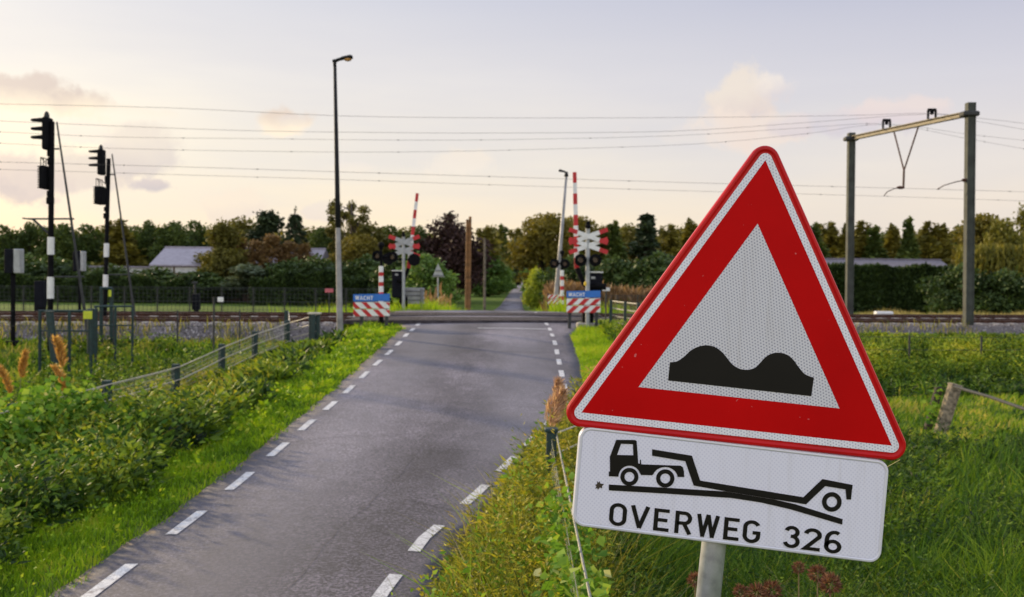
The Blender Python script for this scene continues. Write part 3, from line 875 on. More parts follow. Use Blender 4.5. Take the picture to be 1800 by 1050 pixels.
red_white_signal('narrow red and white striped post with twin black lights, beside the far lamp post', 41.5, 988, 475, 545, ((974.5,463.5),(993,464)), 8.5, 3.3, 453)
def cross(parent, Y, cx, cys, hw, hh, armpx, back=False):
    mb_w = MB(); k = K(Y)
    for j, cy in enumerate(cys):
        for i, sg in enumerate((1, -1)):
            A = P(cx-hw, cy-sg*hh, Y); B = P(cx+hw, cy+sg*hh, Y); d = (B-A).normalized(); nrm = Vector((-d.z, 0, d.x))*armpx*k/2
            yo = Vector((0, .012*(2*j+i), 0)); th = Vector((0,.01,0))
            def quad(m, t0, t1):
                p0, p1 = A.lerp(B,t0)+yo, A.lerp(B,t1)+yo
                m.poly([p0-nrm, p1-nrm, p1+nrm, p0+nrm], thick=th)
            quad(mb_w, .215, .785)
            for (u0, u1) in ((0,.215),(.785,1)):
                mr_ = MB(); quad(mr_, u0, u1); mr_.build('red_tip', M['red_far'], parent)
    mb_w.build('white_arms', M['white_far' if not back else 'grey_board'], parent)
def barrier(label, clabel, Y, mast_x, mast_top, mast_bot, crossargs, arm0, arm1, nseg, armw, box, gbase, lights=None, back=False):
    c = P(mast_x, mast_bot, Y); g = gz(c.x, Y)
    e = empty('level_crossing_signal', (c.x, Y, g), label=clabel, cat='crossing signal', group='crossing masts with saltire crosses')
    mb = MB(); mb.tube([(c.x, Y+.08, g-.1), tuple(P(mast_x, mast_top, Y)+Vector((0,.08,0)))], .062, 12); mb.build('mast', M['grey_board'], e)
    cross(e, Y, *crossargs, back=back)
    if lights:
        for l in lights: light_unit(e, P(*l, Y)-Vector((0,.02,0)), 10.8*K(Y), back)
        mb = MB(); mb.tube([P(lights[0][0], lights[0][1], Y)+Vector((0,.1,0)), P(lights[1][0], lights[1][1], Y)+Vector((0,.1,0))], .035, 8); mb.build('bracket', M['black_paint'], e)
        mb = MB(); q = P(mast_x, mast_top, Y); mb.ball(q+Vector((0,0,-.02)), .085, 12, 8, (1,1,.8)); mb.bbox(q+Vector((0,0,.07)), (.10,.12,.10), .02); mb.build('bell', M['black_paint'], e)
    # barrier machine
    Yb = Y+.45; x0, y0, x1, y1 = box
    a = P(x0, y0, Yb); b = P(x1, y1, Yb); g2 = gz((a.x+b.x)/2, Yb)
    e2 = empty('crossing_barrier', ((a.x+b.x)/2, Yb, g2), label=label, cat='barrier', group='raised red and white barriers')
    mb = MB(); mb.bbox(((a.x+b.x)/2, Yb, (a.z+b.z)/2), (abs(b.x-a.x), .42, abs(a.z-b.z)), .03); cab = mb.build('machine_box', M['dark_box'], e2)
    mb = MB(); mb.bbox(((a.x+b.x)/2, Yb, a.z+.02), (abs(b.x-a.x)+.03, .46, .04), .01); mb.build('lid', M['white_far'], cab)
    mb = MB(); mb.bbox(((a.x+b.x)/2-.05, Yb-.213, a.z-.14), (.12, .006, .07), .002); mb.build('maker_plate', M['grey_board'], cab)
    A = P(*arm0, Yb); B = P(*arm1, Yb)
    mb = MB(); bx, bz = gbase
    q = P(bx, bz, Yb); gg = gz(q.x, Yb)
    mb.bbox((q.x, Yb, (b.z+gg)/2-.1), (.32,.34, max(.3, b.z-gg+.3)), .03)
    mb.bbox((q.x, Yb, gg+.06), (.62,.62,.22), .03, mi=1)
    mb.build('pedestal', [M['black_paint'], M['concrete']], e2)
    mb = MB()
    for i in range(nseg):
        p0, p1 = A.lerp(B, i/nseg), A.lerp(B, (i+1)/nseg); w0 = armw*K(Yb)*(1-.25*i/nseg)
        d = (p1-p0); ctr = (p0+p1)/2; ang = math.atan2(d.x, d.z)
        mb.bbox(ctr, (w0, .07, d.length), .004, mi=(i % 2) if nseg % 2 == 0 else ((i+1) % 2) , rot=Matrix.Rotation(ang, 3, 'Y'))
    mb.build('barrier_arm', [M['white_far'], M['red_far']], e2)
    # counterweight arms curving from the pivot to the arm root
    mb = MB(); pv = Vector(((a.x+b.x)/2, Yb-.27, a.z-.35)); pts = []
    for i in range(9):
        t = i/8; p = A.lerp(pv, t); p.z -= .28*math.sin(t*PI)*.9; p.y = Yb-.1-.17*t; pts.append(p)
    mb.tube(pts, [.075]*9, 8); mb.tube([pv, pv+Vector((.32,0,-.05))], .09, 8)
    mb.build('counterweight_arm', M['black_paint'], e2)
    return e2, pv
e2, pv = barrier('raised barrier and dark machine box before the rails, right of the road',
        'mast with white red-tipped double cross and two black lights before the rails', 28.3,
        1033.5, 397, 566, (1034.5, (415.5, 432), 34, 12, 7.6), (1014, 472), (1010, 303), 9, 8.6, (1031, 480, 1058, 513), (1033, 560), ((1020.5,457.5),(1046.5,457.5)))
mb = MB(); q = P(1028.5, 499, 28.3); mb.ball(q, .055, 10, 8, (.7,.4,1.2)); mb.build('yellow_flap', M['orange_yellow'], e2)
e2, pv = barrier('raised barrier and tall dark machine box across the rails, left of the road',
        'grey-backed mast with red-tipped double cross across the rails', 40,
        709, 413, 545, (710.5, (425.5, 441), 27, 10, 7.0), (718, 472), (733.5, 340), 9, 6.6, (690, 477, 710, 524), (709, 541), ((683,455),(728,457)), back=True)
mb = MB(); q = P(711.5, 492, 40.4); mb.ball(q, .06, 10, 8, (.7,.4,1.4)); mb.build('yellow_flap', M['yellow'], e2)

# far triangle sign seen from the back
Y = 60; q = P(770, 520, Y); e = empty('triangle_sign', (q.x, Y, gz(q.x, Y)), label='small triangular sign seen from its grey back, beyond the rails left of the road', cat='road sign')
mb = MB(); mb.tube([(q.x, Y, gz(q.x,Y)-.1), tuple(P(770,466,Y))], .045, 10); mb.build('pole', M['grey_board'], e)
mb = MB(); mb.poly([P(770,463,Y-.06), P(781,487.5,Y-.06), P(760,487.5,Y-.06)], thick=Vector((0,.03,0))); mb.build('triangle_panel', M['grey_board'], e)
mb = MB(); mb.bbox(P(770.5,485,Y-.1), (.62,.03,.10), .01); mb.bbox(P(770.5,476,Y-.1), (.34,.03,.08), .01); mb.build('bracket', M['greyrail'], e)
mb = MB()

# wooden poles beyond the rails
def wpole(label, Y, xt, yt, xb, yb, r, mat):
    T = P(xt, yt, Y); B = P(xb, yb, Y); g = gz(B.x, Y)
    mb = MB(); mb.tube([Vector((B.x, Y, min(g, B.z)-.2)), B.lerp(T,.5), T], [r, r*.92, r*.8], 10)
    tag(mb.build('wooden_pole', mat, origin=(B.x, Y, g)), label, 'wooden pole', 'wooden poles beside the far road')
wpole('thick orange-brown wooden pole, left one of the pair beyond the rails', 62, 821.5, 386, 820, 526, .10, M['wood'])
wpole('slightly taller wooden pole, right one of the pair beyond the rails', 62, 826.5, 381, 824.5, 526, .11, M['wood'])
wpole('thin pale pole standing alone right of the wooden pair', 75, 852, 418, 852, 520, .10, M['bark_pale'])
# low white plate on a stake right of the right board, and small plates on the far fence
def plate(name, label, Y, x0, y0, x1, y1, mat, ybot=None, cat='small sign', px=None, front=True):
    a, b = P(x0,y0,Y), P(x1,y1,Y); cx = (a.x+b.x)/2 if px is None else P(px, y1, Y).x; g = gz(cx, Y)
    e = empty(name, (cx, Y, g), label=label, cat=cat)
    mb = MB(); mb.bbox(((a.x+b.x)/2, Y-.03, (a.z+b.z)/2), (b.x-a.x, .02, a.z-b.z), .004); mb.build('plate', mat, e)
    mb = MB(); mb.tube([(cx, Y, g-.1), (cx, Y, a.z)], .025, 8); mb.build('stake', M['galv_dark'], e)
plate('marker_sign', 'white rectangular plate on a thin stake, right of the right WACHT board', 30.2, 1059, 505.5, 1072, 512, M['white_far'])
plate('marker_sign', 'small white plate on a dark stake before the left rails', 25.2, 383, 522.5, 393.5, 531, M['white_far'], px=376)
plate('fence_sign', 'small faded red plate left of the tall lamp post', 38.5, 571.5, 507.5, 586, 514.5, M['pink_plate'])

# ------------------------------------------------------------------ catenary gantry and wires
YN, YF = 32.3, 39.4
A0, A1 = P(1702, 580, YN), P(1706, 181, YN); B0, B1 = P(1493, 540, YF), P(1496.5, 234, YF)
e = empty('catenary_gantry', (A0.x, YN, gz(A0.x, YN)), label='steel gantry of two tall posts and a cross beam over the rails at right', cat='gantry')
def hpost(A, B, w, name):
    # H-section column
    g = gz(A.x, A.y); mb = MB(); h = B.z-(g-.3); c = (A.x+B.x)/2
    lean = Matrix(((1,0,(B.x-A.x)/h),(0,1,0),(0,0,1)))
    cc = Vector((c, A.y, (B.z+g-.3)/2))
    mb.bbox(cc, (w*.30, w*.9, h), .01, rot=lean); mb.bbox(cc+Vector((-w/2+.02,0,0)), (.04, w, h), .008, rot=lean); mb.bbox(cc+Vector((w/2-.02,0,0)), (.04, w, h), .008, rot=lean)
    mb.box(cc+Vector((0,-w*.45+.01,0)), (w-.082,.012,h), rot=lean)
    mb.bbox((A.x, A.y, g+.05), (w*1.8, w*1.8, .3), .03, mi=1)
    return mb.build(name, [M['gantry'], M['concrete']], e)
hpost(A0, A1, .26, 'post'); hpost(B0, B1, .26, 'post')
N_, F_ = P(1704, 203.5, YN), P(1496, 246.5, YF)
mb = MB(); d = (F_-N_); dn = d.normalized(); s_ = dn.cross(Vector((0,0,1))).normalized(); u_ = s_.cross(dn)
R3 = Matrix((s_, dn, u_)).transposed()
mb.bbox((N_+F_)/2, (.16, d.length, .035), .006, rot=R3); mb.bbox((N_+F_)/2+u_*.14, (.16, d.length, .035), .006, rot=R3); mb.bbox((N_+F_)/2+u_*.07, (.03, d.length-.02, .103), .004, rot=R3)
mb.build('cross_beam', M['beam'], e)
for q in (N_, F_):
    mb = MB(); mb.bbox(q+Vector((0,0,.05)), (.52,.40,.16), .04); mb.build('clamp', M['galv_dark'], e)
def onbeam(px): # point of the beam at given pixel x
    best = min((abs(px-(lambda v: 0)(0)) if False else 0, 0) for _ in (0,))
    lo, hi = 0., 1.
    for _ in range(40):
        t = (lo+hi)/2; v = N_.lerp(F_, t)
        d_ = v-Vector((0,0,CAMZ)); x = 900+ (d_.x/d_.y)*FPX   # roll ignored (few px)
        if x > px: lo = t
        else: hi = t
    return N_.lerp(F_, t)
saddle = []
for px in (1636, 1557):
    q = onbeam(px-4); mb = MB()
    for s in (-.13, .13): mb.bbox(q+Vector((s,0,.30)), (.06,.08,.30), .01)
    mb.bbox(q+Vector((0,0,.46)), (.30,.10,.10), .03); mb.ball(q+Vector((0,0,.36)), .07); mb.build('insulator', M['black_paint'], e); saddle.append(q+Vector((0,0,.50)))
h1, h2 = onbeam(1613-4), onbeam(1570-4); k = (h1+h2)/2; bot = P(1588, 331, k.y); knee = P(1589, 300, k.y)
mb = MB(); mb.tube([h1, knee], .028, 8); mb.tube([h2, knee], .028, 8); mb.tube([knee, bot], .04, 8); mb.build('hanger', M['rust'], e)
mb = MB(); mb.ball(P(1583, 330, k.y), .1, 10, 8, (1.5,.8,.6)); arm = [P(1583,330,k.y), P(1572,332,k.y), P(1560,337,k.y), P(1553.5,345,k.y)]; mb.tube(arm, .018, 6); mb.build('steady_arm', M['rust'], e)
mb = MB(); mb.ball(P(1697, 317, YN), .09, 10, 8, (1.5,.8,.7)); arm = [P(1697,317,YN), P(1680,320,YN+.1), P(1660,326,YN+.3), P(1647.5,333,YN+.6)]; mb.tube(arm, .018, 6); mb.build('steady_arm', M['rust'], e)
# wires: drawn in the upright plane of their track; the photo gives their height along it
def on_track_plane(px, py, t0):
    d = ray(px, py); k = t0/(d.y-TS*d.x); return Vector((d.x*k, d.y*k, CAMZ+d.z*k))
def wire(label, t0, pix, r=.0052):
    pc = catmull(sorted(pix), 4); q = [on_track_plane(x, y, t0) for x, y in pc]
    a, b = q[0], q[-1]; q = [a+(q[0]-q[1]).normalized()*40]+q+[b+(q[-1]-q[-2]).normalized()*40]
    q[0].z = a.z+.4; q[-1].z = b.z+.4
    mb = MB(); mb.tube(q, r, 5)
    return tag(mb.build('overhead_wire', M['wire'], origin=q[len(q)//2]), label, 'overhead wire', 'overhead wires above the rails'), q
wire('topmost feeder wire, highest line across the sky', T1-.3, [(0,183),(300,190),(600,204),(900,207.5),(1250,206.5),(1500,203),(1632,199.5),(1720,208),(1800,217)])
wire('second wire from the top across the left sky', T1+.1, [(0,213),(400,229),(700,233.5),(900,234),(1180,231),(1400,217),(1632,201),(1720,214),(1800,228)])
_, q1 = wire('third wire from the top, bending up to the gantry', T2-.2, [(0,232),(200,241),(450,244),(700,246.5),(900,245.5),(1180,239),(1420,224.5),(1556,217.5),(1700,236),(1800,247)])
_, q2 = wire('fourth wire from the top, sagging lowest in the middle of the sky', T2+.1, [(0,252),(200,261),(450,266),(700,267.5),(960,262.5),(1220,253.5),(1420,235),(1556,219),(1700,244),(1800,262)])
_, q3 = wire('upper contact wire over the nearer track', T1, [(0,285),(300,293),(600,302.5),(860,310.5),(1180,320.5),(1400,326.5),(1650,333),(1800,337.5)], .0052)
_, q4 = wire('lower contact wire over the farther track', T2, [(0,298),(300,307),(600,316),(860,325),(1180,335),(1400,341),(1560,345.5),(1800,353.5)], .0052)
# little clips on the wires
def clips(q, n, k0):
    par = [o for o in C.objects if o.name.startswith('overhead_wire')][-1]
for par, q in zip([o for o in C.objects if o.name.startswith('overhead_wire')][2:], (q1, q2, q3, q4)):
    L_ = [v for v in q if -22 < v.x < 22]
    for i in range(0, len(L_), 3):
        mb = MB(); mb.ball(L_[i], .02, 6, 4, (1.6,1,1)); mb.build('clip', M['wire'], par)

# ------------------------------------------------------------------ rail signals at left
def signal_mast(label, Y, xb, yb, xt, yt, head, unit, bands, lad0, lad1, bracket, sc):
    B = P(xb, yb, Y); T = P(xt, yt, Y); g = gz(B.x, Y)
    e = empty('rail_signal', (B.x, Y, g), label=label, cat='rail signal', group='rail signal masts left of the road')
    B = Vector((B.x, Y, g-.1)); mb = MB(); r = .066*sc
    L = T.z-B.z; ys_ = [(P(xb, y_, Y).z-B.z)/L for y_ in bands]
    seq = [0]+ys_[::-1]+[1]
    for i in range(len(seq)-1):
        mb.tube([B.lerp(T, seq[i]), B.lerp(T, seq[i+1])], r*(1.25 if i % 2 == 1 else 1.0), 12, mi=1 if i % 2 == 1 else 0)
    mb.build('mast', [M['black_paint'], M['white_far']], e)
    # head: body seen from the side with three hoods pointing left
    hx, hy0, hy1, hw = head; a, b = P(hx, hy0, Y), P(hx, hy1, Y)
    mb = MB(); mb.bbox(((a.x), Y, (a.z+b.z)/2), (hw*K(Y), .34*sc, a.z-b.z), .03)
    hd = mb.build('signal_head', M['black_paint'], e)
    mb = MB(); mb.ball(a+Vector((-.02,0,.03)), .08*sc, 12, 8, (.8,.9,1.6)); mb.build('finial', M['galv_dark'], hd)
    for k_ in range(3):
        z = a.z-(a.z-b.z)*(.10+.265*k_); x0 = a.x-hw*K(Y)/2+.01; Lh = .33*sc; vs = []; n = 10
        for i in range(n+1):
            t = PI*i/n
            for (u, rr) in ((0,.12*sc),(1,.045*sc)):
                vs.append(Vector((x0-Lh*u, Y+math.cos(t)*rr, z+math.sin(t)*rr*(.7 if u == 0 else .9)-(.0 if u == 0 else -.01))))
        vs += [v+Vector((0,0,-.028)) for v in vs]; m_ = 2*(n+1); fs = []
        for i in range(n): fs += [(2*i,2*i+1,2*i+3,2*i+2), (m_+2*i,m_+2*i+2,m_+2*i+3,m_+2*i+1), (2*i+1,m_+2*i+1,m_+2*i+3,2*i+3)]
        m2_ = MB(); m2_.add(vs, fs); m2_.build('hood', M['black_paint'], hd)
    ux, uy0, uy1, uw = unit; a, b = P(ux, uy0, Y), P(ux, uy1, Y)
    mb = MB(); mb.bbox((a.x, Y, (a.z+b.z)/2), (uw*K(Y), .40*sc, a.z-b.z), .03)
    nf = 9
    for i in range(nf):
        z = b.z+(a.z-b.z)*(i+.5)/nf; mb.bbox((a.x-uw*K(Y)/2-.012, Y, z), (.05,.36*sc,.03), .008)
    un = mb.build('indicator_unit', M['black_paint'], e)
    mb = MB(); ct = P(ux-uw*.3, uy0-14*sc, Y); x2 = a.x+uw*K(Y)*.4
    for s in (-.14, .14):
        mb.tube([(ct.x, Y+s, a.z), (ct.x, Y+s, ct.z)], .011, 6); mb.tube([(ct.x, Y+s, ct.z), (x2, Y+s, ct.z-.12)], .011, 6); mb.tube([(ct.x+.07, Y+s, a.z), (ct.x+.07, Y+s, ct.z)], .011, 6)
    mb.tube([(ct.x, Y-.14, ct.z), (ct.x, Y+.14, ct.z)], .011, 6); mb.build('guard_cage', M['black_paint'], un)
    for (yy, w, hh) in ((hy1+6,.13,.16),(uy0-8,.11,.18),(uy1+8,.13,.15),(uy1+20,.15,.18)):
        q = P(xt+(xb-xt)*(yy-yt)/(yb-yt)-1.5, yy, Y); mb = MB(); mb.bbox(q, (w*sc, .16, hh*sc), .02); mb.build('mast_bracket', M['black_paint'], e)
    a, b = P(*lad0, Y), P(*lad1, Y); b.z = min(b.z, gz(b.x, Y)); mb = MB()
    vd = Vector((a.x, Y, 0)).normalized()
    for s in (-.16, .16): mb.tube([a+vd*s, b+vd*s*1.4], [.018,.040], 8)
    nr = 22
    for i in range(1, nr):
        q = a.lerp(b, i/nr); w = .16+.06*i/nr; mb.tube([q-vd*w, q+vd*w], .009, 5)
    mb.build('ladder', M['galv_dark'], e)
    for (x0, x1, yy) in bracket:
        mb = MB(); p0, p1 = P(x0, yy, Y), P(x1, yy, Y); mb.tube([p0, p1], .022, 8)
        if x0 < xb-20: mb.tube([p0+Vector((.12,0,0)), P(xb-2, yy+26, Y)], .028, 8); mb.tube([p0+Vector((0,-.25,0)), p0+Vector((0,.25,0))], .02, 6)
        mb.build('stay', M['galv_dark'], e)
    return e
signal_mast('larger banded black rail signal with three hoods, first from the left', 24.6, 88, 583, 91, 214, (83.5,207,264,10.5), (79.5,292,333,11), (417,448,487,525), (100,216), (160,545), ((49,130,385),(88,104,262),(95,148,487)), 1.0)
signal_mast('smaller banded black rail signal, second from the left behind the first', 30.7, 183.5, 575, 191, 279, (178.5,263,308,9), (176,328,360,12.5), (428,452,483,507), (197,272), (240,545), ((190,202,307),(184,227,483)), .95)

def cabinet(label, Y, x0, y0, x1, y1, pole, white=None, name='relay_box', cat='relay box'):
    a, b = P(x0,y0,Y), P(x1,y1,Y); px, r = pole; q = P(px, y1, Y); g = gz(q.x, Y)
    e = empty(name, (q.x, Y, g), label=label, cat=cat)
    mb = MB(); mb.bbox(((a.x+b.x)/2, Y, (a.z+b.z)/2), (b.x-a.x, .3, a.z-b.z), .02); mb.build('housing', M['dark_box'], e)
    if white:
        c, d = P(white[0], y0, Y), P(white[1], y1, Y); mb = MB(); mb.bbox(((c.x+d.x)/2, Y-.03, (c.z+d.z)/2), (d.x-c.x, .24, c.z-d.z), .02); mb.build('white_side', M['grey_board'], e)
    mb = MB(); mb.tube([(q.x, Y, g-.1), (q.x, Y, b.z+.02)], r, 10); mb.bbox((q.x, Y, g+.05), (.3,.3,.14), .03); mb.build('post', M['black_paint'], e)
cabinet('black box with a pale side on a post at the far left edge', 25.0, 12, 438, 28, 481, (23,.055), (28,40), 'signal_box', 'signal box')
cabinet('small black box with a pale edge on a post behind the first ladder', 33.0, 131, 442, 144, 477, (140,.05), (144,150), 'signal_box', 'signal box')
cabinet('dark cabinet standing low behind the first rail signal', 36.5, 63, 494, 79, 541, (71,.2))
cabinet('dark cabinet with a short pipe on top, beyond the left rails', 38.5, 339.5, 517, 351, 545, (345,.1))
mb = MB(); a = P(342.5, 518, 38.5); b = P(342.5, 497, 38.5); mb.tube([a, b], .05, 8); mb.bbox(b, (.2,.12,.08), .02)
pipe = mb.build('vent_pipe', M['galv_dark'], bpy.data.objects[[o.name for o in bpy.data.objects if o.name.startswith('relay_box')][-1]])

# ------------------------------------------------------------------ fences
def fence(name, label, pts, mats, rails, postw, posth=None, mesh=None, cap=False, group=None, lean=0, railmat='fence_wire', railr=.012, ptops=None):
    """pts: list of (X, Y, ztop); rails: offsets below the top"""
    x0, y0, z0 = pts[0]; e = empty(name, (x0, y0, gz(x0, y0)), label=label, cat='fence', group=group)
    for (x, y, zt) in pts:
        g = gz(x, y); mb = MB(); h = zt-g+.25
        mb.bbox((x, y, zt-h/2), (postw, postw, h), .008)
        if cap: mb.bbox((x, y, zt+.012), (postw+.035, postw+.035, .035), .008)
        mb.build('post', M[mats], e)
    for i, r in enumerate(rails):
        mb = MB()
        for j in range(len(pts)-1):
            a = Vector(pts[j]); b = Vector(pts[j+1]); m = a.lerp(b, .5)-Vector((0,0,.006))
            off = Vector((0, -postw*.55, -r)) if abs(b.x-a.x) > abs(b.y-a.y) else Vector((postw*.55, 0, -r))
            mb.tube([a+off, m+off, b+off], railr, 6)
        mb.build('rail', M[railmat], e)
    if mesh:
        sp, rr, top, botoff, mm_ = mesh; mb = MB()
        for j in range(len(pts)-1):
            a = Vector(pts[j]); b = Vector(pts[j+1]); d = b-a; L = math.hypot(d.x, d.y); n = int(L/sp)
            for k_ in range(n):
                q = a.lerp(b, (k_+.5)/n); g = gz(q.x, q.y)
                zt = q.z-top; zb = max(g, q.z-botoff)
                if zt > zb:
                    w_ = rr; t_ = Vector((d.x, d.y, 0)).normalized()*w_
                    mb.add([Vector((q.x,q.y,zb))-t_, Vector((q.x,q.y,zb))+t_, Vector((q.x,q.y,zt))+t_, Vector((q.x,q.y,zt))-t_,
                            Vector((q.x,q.y+2*w_,zb)), Vector((q.x,q.y+2*w_,zt))], [(0,1,2,3),(1,4,5,2),(4,0,3,5)])
            nh = max(1, int((botoff-top)/sp))
            for k_ in range(nh):
                z_ = top+(botoff-top)*(k_+.5)/nh
                mb.tube([a-Vector((0,0,z_)), b-Vector((0,0,z_))], rr*.9, 3, cap=False)
        mb.build('wire_mesh', M[mm_], e)
    return e
def ft(px, py, Y): v = P(px, py, Y); return (v.x, v.y, v.z)
# left verge fence: post tops taken from the photo
LF_ = [(-6.05,4.3,.58), (-6.0,7.0,.56), (-5.98,9.6,.57), (-6.0,12.0,.60), ft(188,676,14.7), ft(309,646,17.9), ft(390,610,20.7), ft(448,587,23.2), ft(505,568,25.6)]
LF = [(x, y, z+(.06 if y > 14 else 0)) for x, y, z in LF_]
fence('verge_fence', 'long green wire mesh fence running along the left verge through the weeds', LF, 'teal_post', (.05,.28,.52), .12, mesh=(.075,.0045,.05,.62,'mesh_wire'), cap=False, railr=.009)
LF2 = [ft(503.5,546,26.3), ft(551,553,24.7)]
fence('corner_fence', 'short fence corner with thick green posts and pale rails, left of the lamp post', [LF2[0], ft(506,566,25.75), LF2[1]], 'teal_post', (.02,.22,.42,.62), .10, railr=.011)
q = P(551, 575, 24.7); mb = MB(); g = gz(q.x, q.y); zt = P(551,553,24.7).z; mb.bbox((q.x, q.y+.12, (zt+g-.2)/2), (.26,.16,zt-g+.2), .02); mb.bbox((q.x, q.y+.12, zt+.02), (.32,.24,.05), .015, mi=1)
tag(mb.build('gate_post', [M['teal_post'], M['fence_wire']], origin=(q.x, q.y+.12, g)), 'broad dark green post with a pale cap at the fence corner near the lamp', 'post')
# right verge fence next to the sign
RF = [(.30,1.0,.735), (.31,3.3,.74), ft(969,758,9.2)]
fence('verge_fence', 'near green wire fence in the weeds left of the big sign', RF, 'teal_post', (.03,.36), .09, mesh=(.075,.0026,.03,.62,'mesh_wire'), cap=True, railr=.0075, railmat='galv_rail')
q9 = Vector(RF[-1])
fence('verge_fence', 'wire fence turning away behind the big sign from the capped post', [(q9.x+.03,q9.y+.09,q9.z+.0), (1.5,12.0,.72), (2.6,15.4,.55)], 'teal_post', (.03,.22,.42), .05, railr=.008)
# small fence right of the right board
fence('corner_fence', 'short dark green fence with pale rails, right of the right WACHT board', [ft(1074,528,27.6), ft(1099,531,26.2), ft(1122,533,25.0)], 'teal_post', (.02,.22,.42,.60), .075, mesh=(.06,.003,.02,.62,'far_wire'), railr=.017)
# far chain-link fences beyond the tracks
def far_fence(label, xa, xb, n, dt, ztop, left):
    pts = []
    for i in range(n):
        x = xa+(xb-xa)*i/(n-1); y = 40.4+dt+TS*x; pts.append((x, y, ztop))
    fence('trackside_fence', label, pts, 'galv_dark', (.02,.55,1.05), .045, mesh=(.14,.006,.02,1.1,'far_wire'), railmat='far_wire', railr=.012)
far_fence('dark chain link fence beyond the rails, left of the road', -24, -5.4, 17, .3, 1.72, True)
far_fence('dark chain link fence beyond the rails, right of the road', 3.4, 6.8, 5, -1.0, 1.55, False)
# near-side low mesh fence posts in front of the left tracks
pts = [(x, 27.0+TS*x, 1.28) for x in np.linspace(-14.5, -7.0, 6)]
fence('trackside_fence', 'low thin-posted wire fence in the grass before the left rails', pts, 'galv_dark', (.03,.4), .035, railmat='far_wire', railr=.006)
pts = [(x, 25.3+TS*x, z) for x, z in ((8.6,.75),(11.0,.72),(13.2,.7),(16.5,.72),(20,.74))]
fence('trackside_fence', 'thin wire fence on the slope before the right rails', pts, 'galv_dark', (.05,.4), .045, railmat='far_wire', railr=.007)
# green tubular guard rails around the signals
def guard(label, Y, posts, ytop, ybots, r, tagpx=None):
    e = empty('guard_rail', P(posts[0], ybots[0], Y), label=label, cat='guard rail', group='green guard rails by the signal masts')
    tops = []
    for x, yb in zip(posts, ybots):
        t = P(x, ytop, Y); g = min(P(x, yb, Y).z, gz(t.x, Y)); rr = r
        mb = MB(); mb.tube([(t.x, Y, g-.1), t], rr, 10); mb.build('post', M['teal_post'], e); tops.append(t)
    mb = MB(); mb.tube([tops[0]-Vector((.03,0,0))]+tops[1:]+[tops[-1]+Vector((.02,0,0))], r*.75, 8)
    mb.tube([t-Vector((0,0,.45)) for t in tops], r*.5, 8); mb.build('top_rail', M['teal_post'], e)
    if tagpx:
        a, b = P(tagpx[0], tagpx[1], Y-.08), P(tagpx[2], tagpx[3], Y-.08)
        mb = MB(); mb.bbox(((a.x+b.x)/2, Y-.08, (a.z+b.z)/2), (b.x-a.x,.02,a.z-b.z), .005); mb.build('yellow_tag', M['yellow'], e)
    return e
guard('green guard rail with a square yellow tag below the first rail signal', 22.6, (70,122,160), 547, (608,596,603), .036, (146.5,547,162,561))
guard('higher narrow green frame with a small yellow tag below the second rail signal', 25.5, (178,196), 507, (592,584), .048, (190.5,510,195.5,522))
guard('plain green guard rail with a rounded end, right of the second rail signal', 23.8, (168,203,233), 539, (590,604,603), .030)
mb = MB(); a = P(87, 549, 22.2); b = P(97, 626, 22.2); mb.tube([b-Vector((0,0,.2)), a], .085, 12); mb.tube([a, a+Vector((0,0,.02))], .10, 12)
tag(mb.build('bollard', M['teal_post'], origin=b), 'thick leaning dark green post in the grass below the first rail signal', 'post')
mb = MB(); a = P(163, 543, 22.9); b = P(162, 606, 22.9); mb.tube([b-Vector((0,0,.2)), a], .115, 12)
tag(mb.build('bollard', M['teal_post'], origin=b), 'thick upright dark green post beside the square yellow tag', 'post')

# old leaning posts in the right meadow
def oldpost(label, Y, xt, yt, xb, yb, w, mat, name='fence_post'):
    T, B = P(xt,yt,Y), P(xb,yb,Y); g = gz(B.x, Y); B2 = B+(B-T).normalized()*(.35); mb = MB()
    d = T-B2; mid = (T+B2)/2; zax = d.normalized(); xax = Vector((0,1,0)).cross(zax).normalized(); yax = zax.cross(xax)
    R_ = Matrix((xax, yax, zax)).transposed()
    mb.bbox(mid, (w, w, d.length), .02, rot=R_); mb.bbox(T-zax*.03, (w*1.04, w*1.04, .04), .01, rot=R_)
    return tag(mb.build(name, mat, origin=B), label, 'fence post')
oldpost('weathered pale leaning timber post in the right meadow', 18.6, 1680, 675, 1660, 738, .20, M['oldwood'])
oldpost('darker thin leaning post wrapped in creeper, left of the pale timber post', 18.9, 1651, 680, 1634, 742, .13, M['bark'])
mb = MB(); a = P(1678, 680, 18.5); mb.tube([a, P(1740, 698, 17.0), P(1800, 719, 15.6), P(1870, 745, 14.2)], .028, 8)
tag(mb.build('fence_pole', M['galv_dark'], origin=a), 'grey metal fence bar sloping from the timber post to the right edge', 'fence bar')
# small white slab things on the far side of right track
mb = MB(); a = P(1553, 551, 41.5); mb.bbox(a, (.7,.4,.16), .05); tag(mb.build('concrete_block', M['white_far'], origin=a), 'small white block lying beyond the right rails', 'concrete block')
mb = MB(); a = P(1597, 559.5, 38); mb.bbox(a, (1.0,.25,.06), .02); tag(mb.build('cable_cover', M['white_far'], origin=a), 'flat white cover plate on the right track', 'cable cover')
mb = MB(); a = P(1120, 563.5, 28.8); mb.bbox((a.x-.35, 28.8, gz(a.x,28.8)+.03), (1.3,.35,.12), .03); tag(mb.build('concrete_slab', M['concrete'], origin=a), 'pale concrete slab behind the right WACHT board', 'concrete slab')
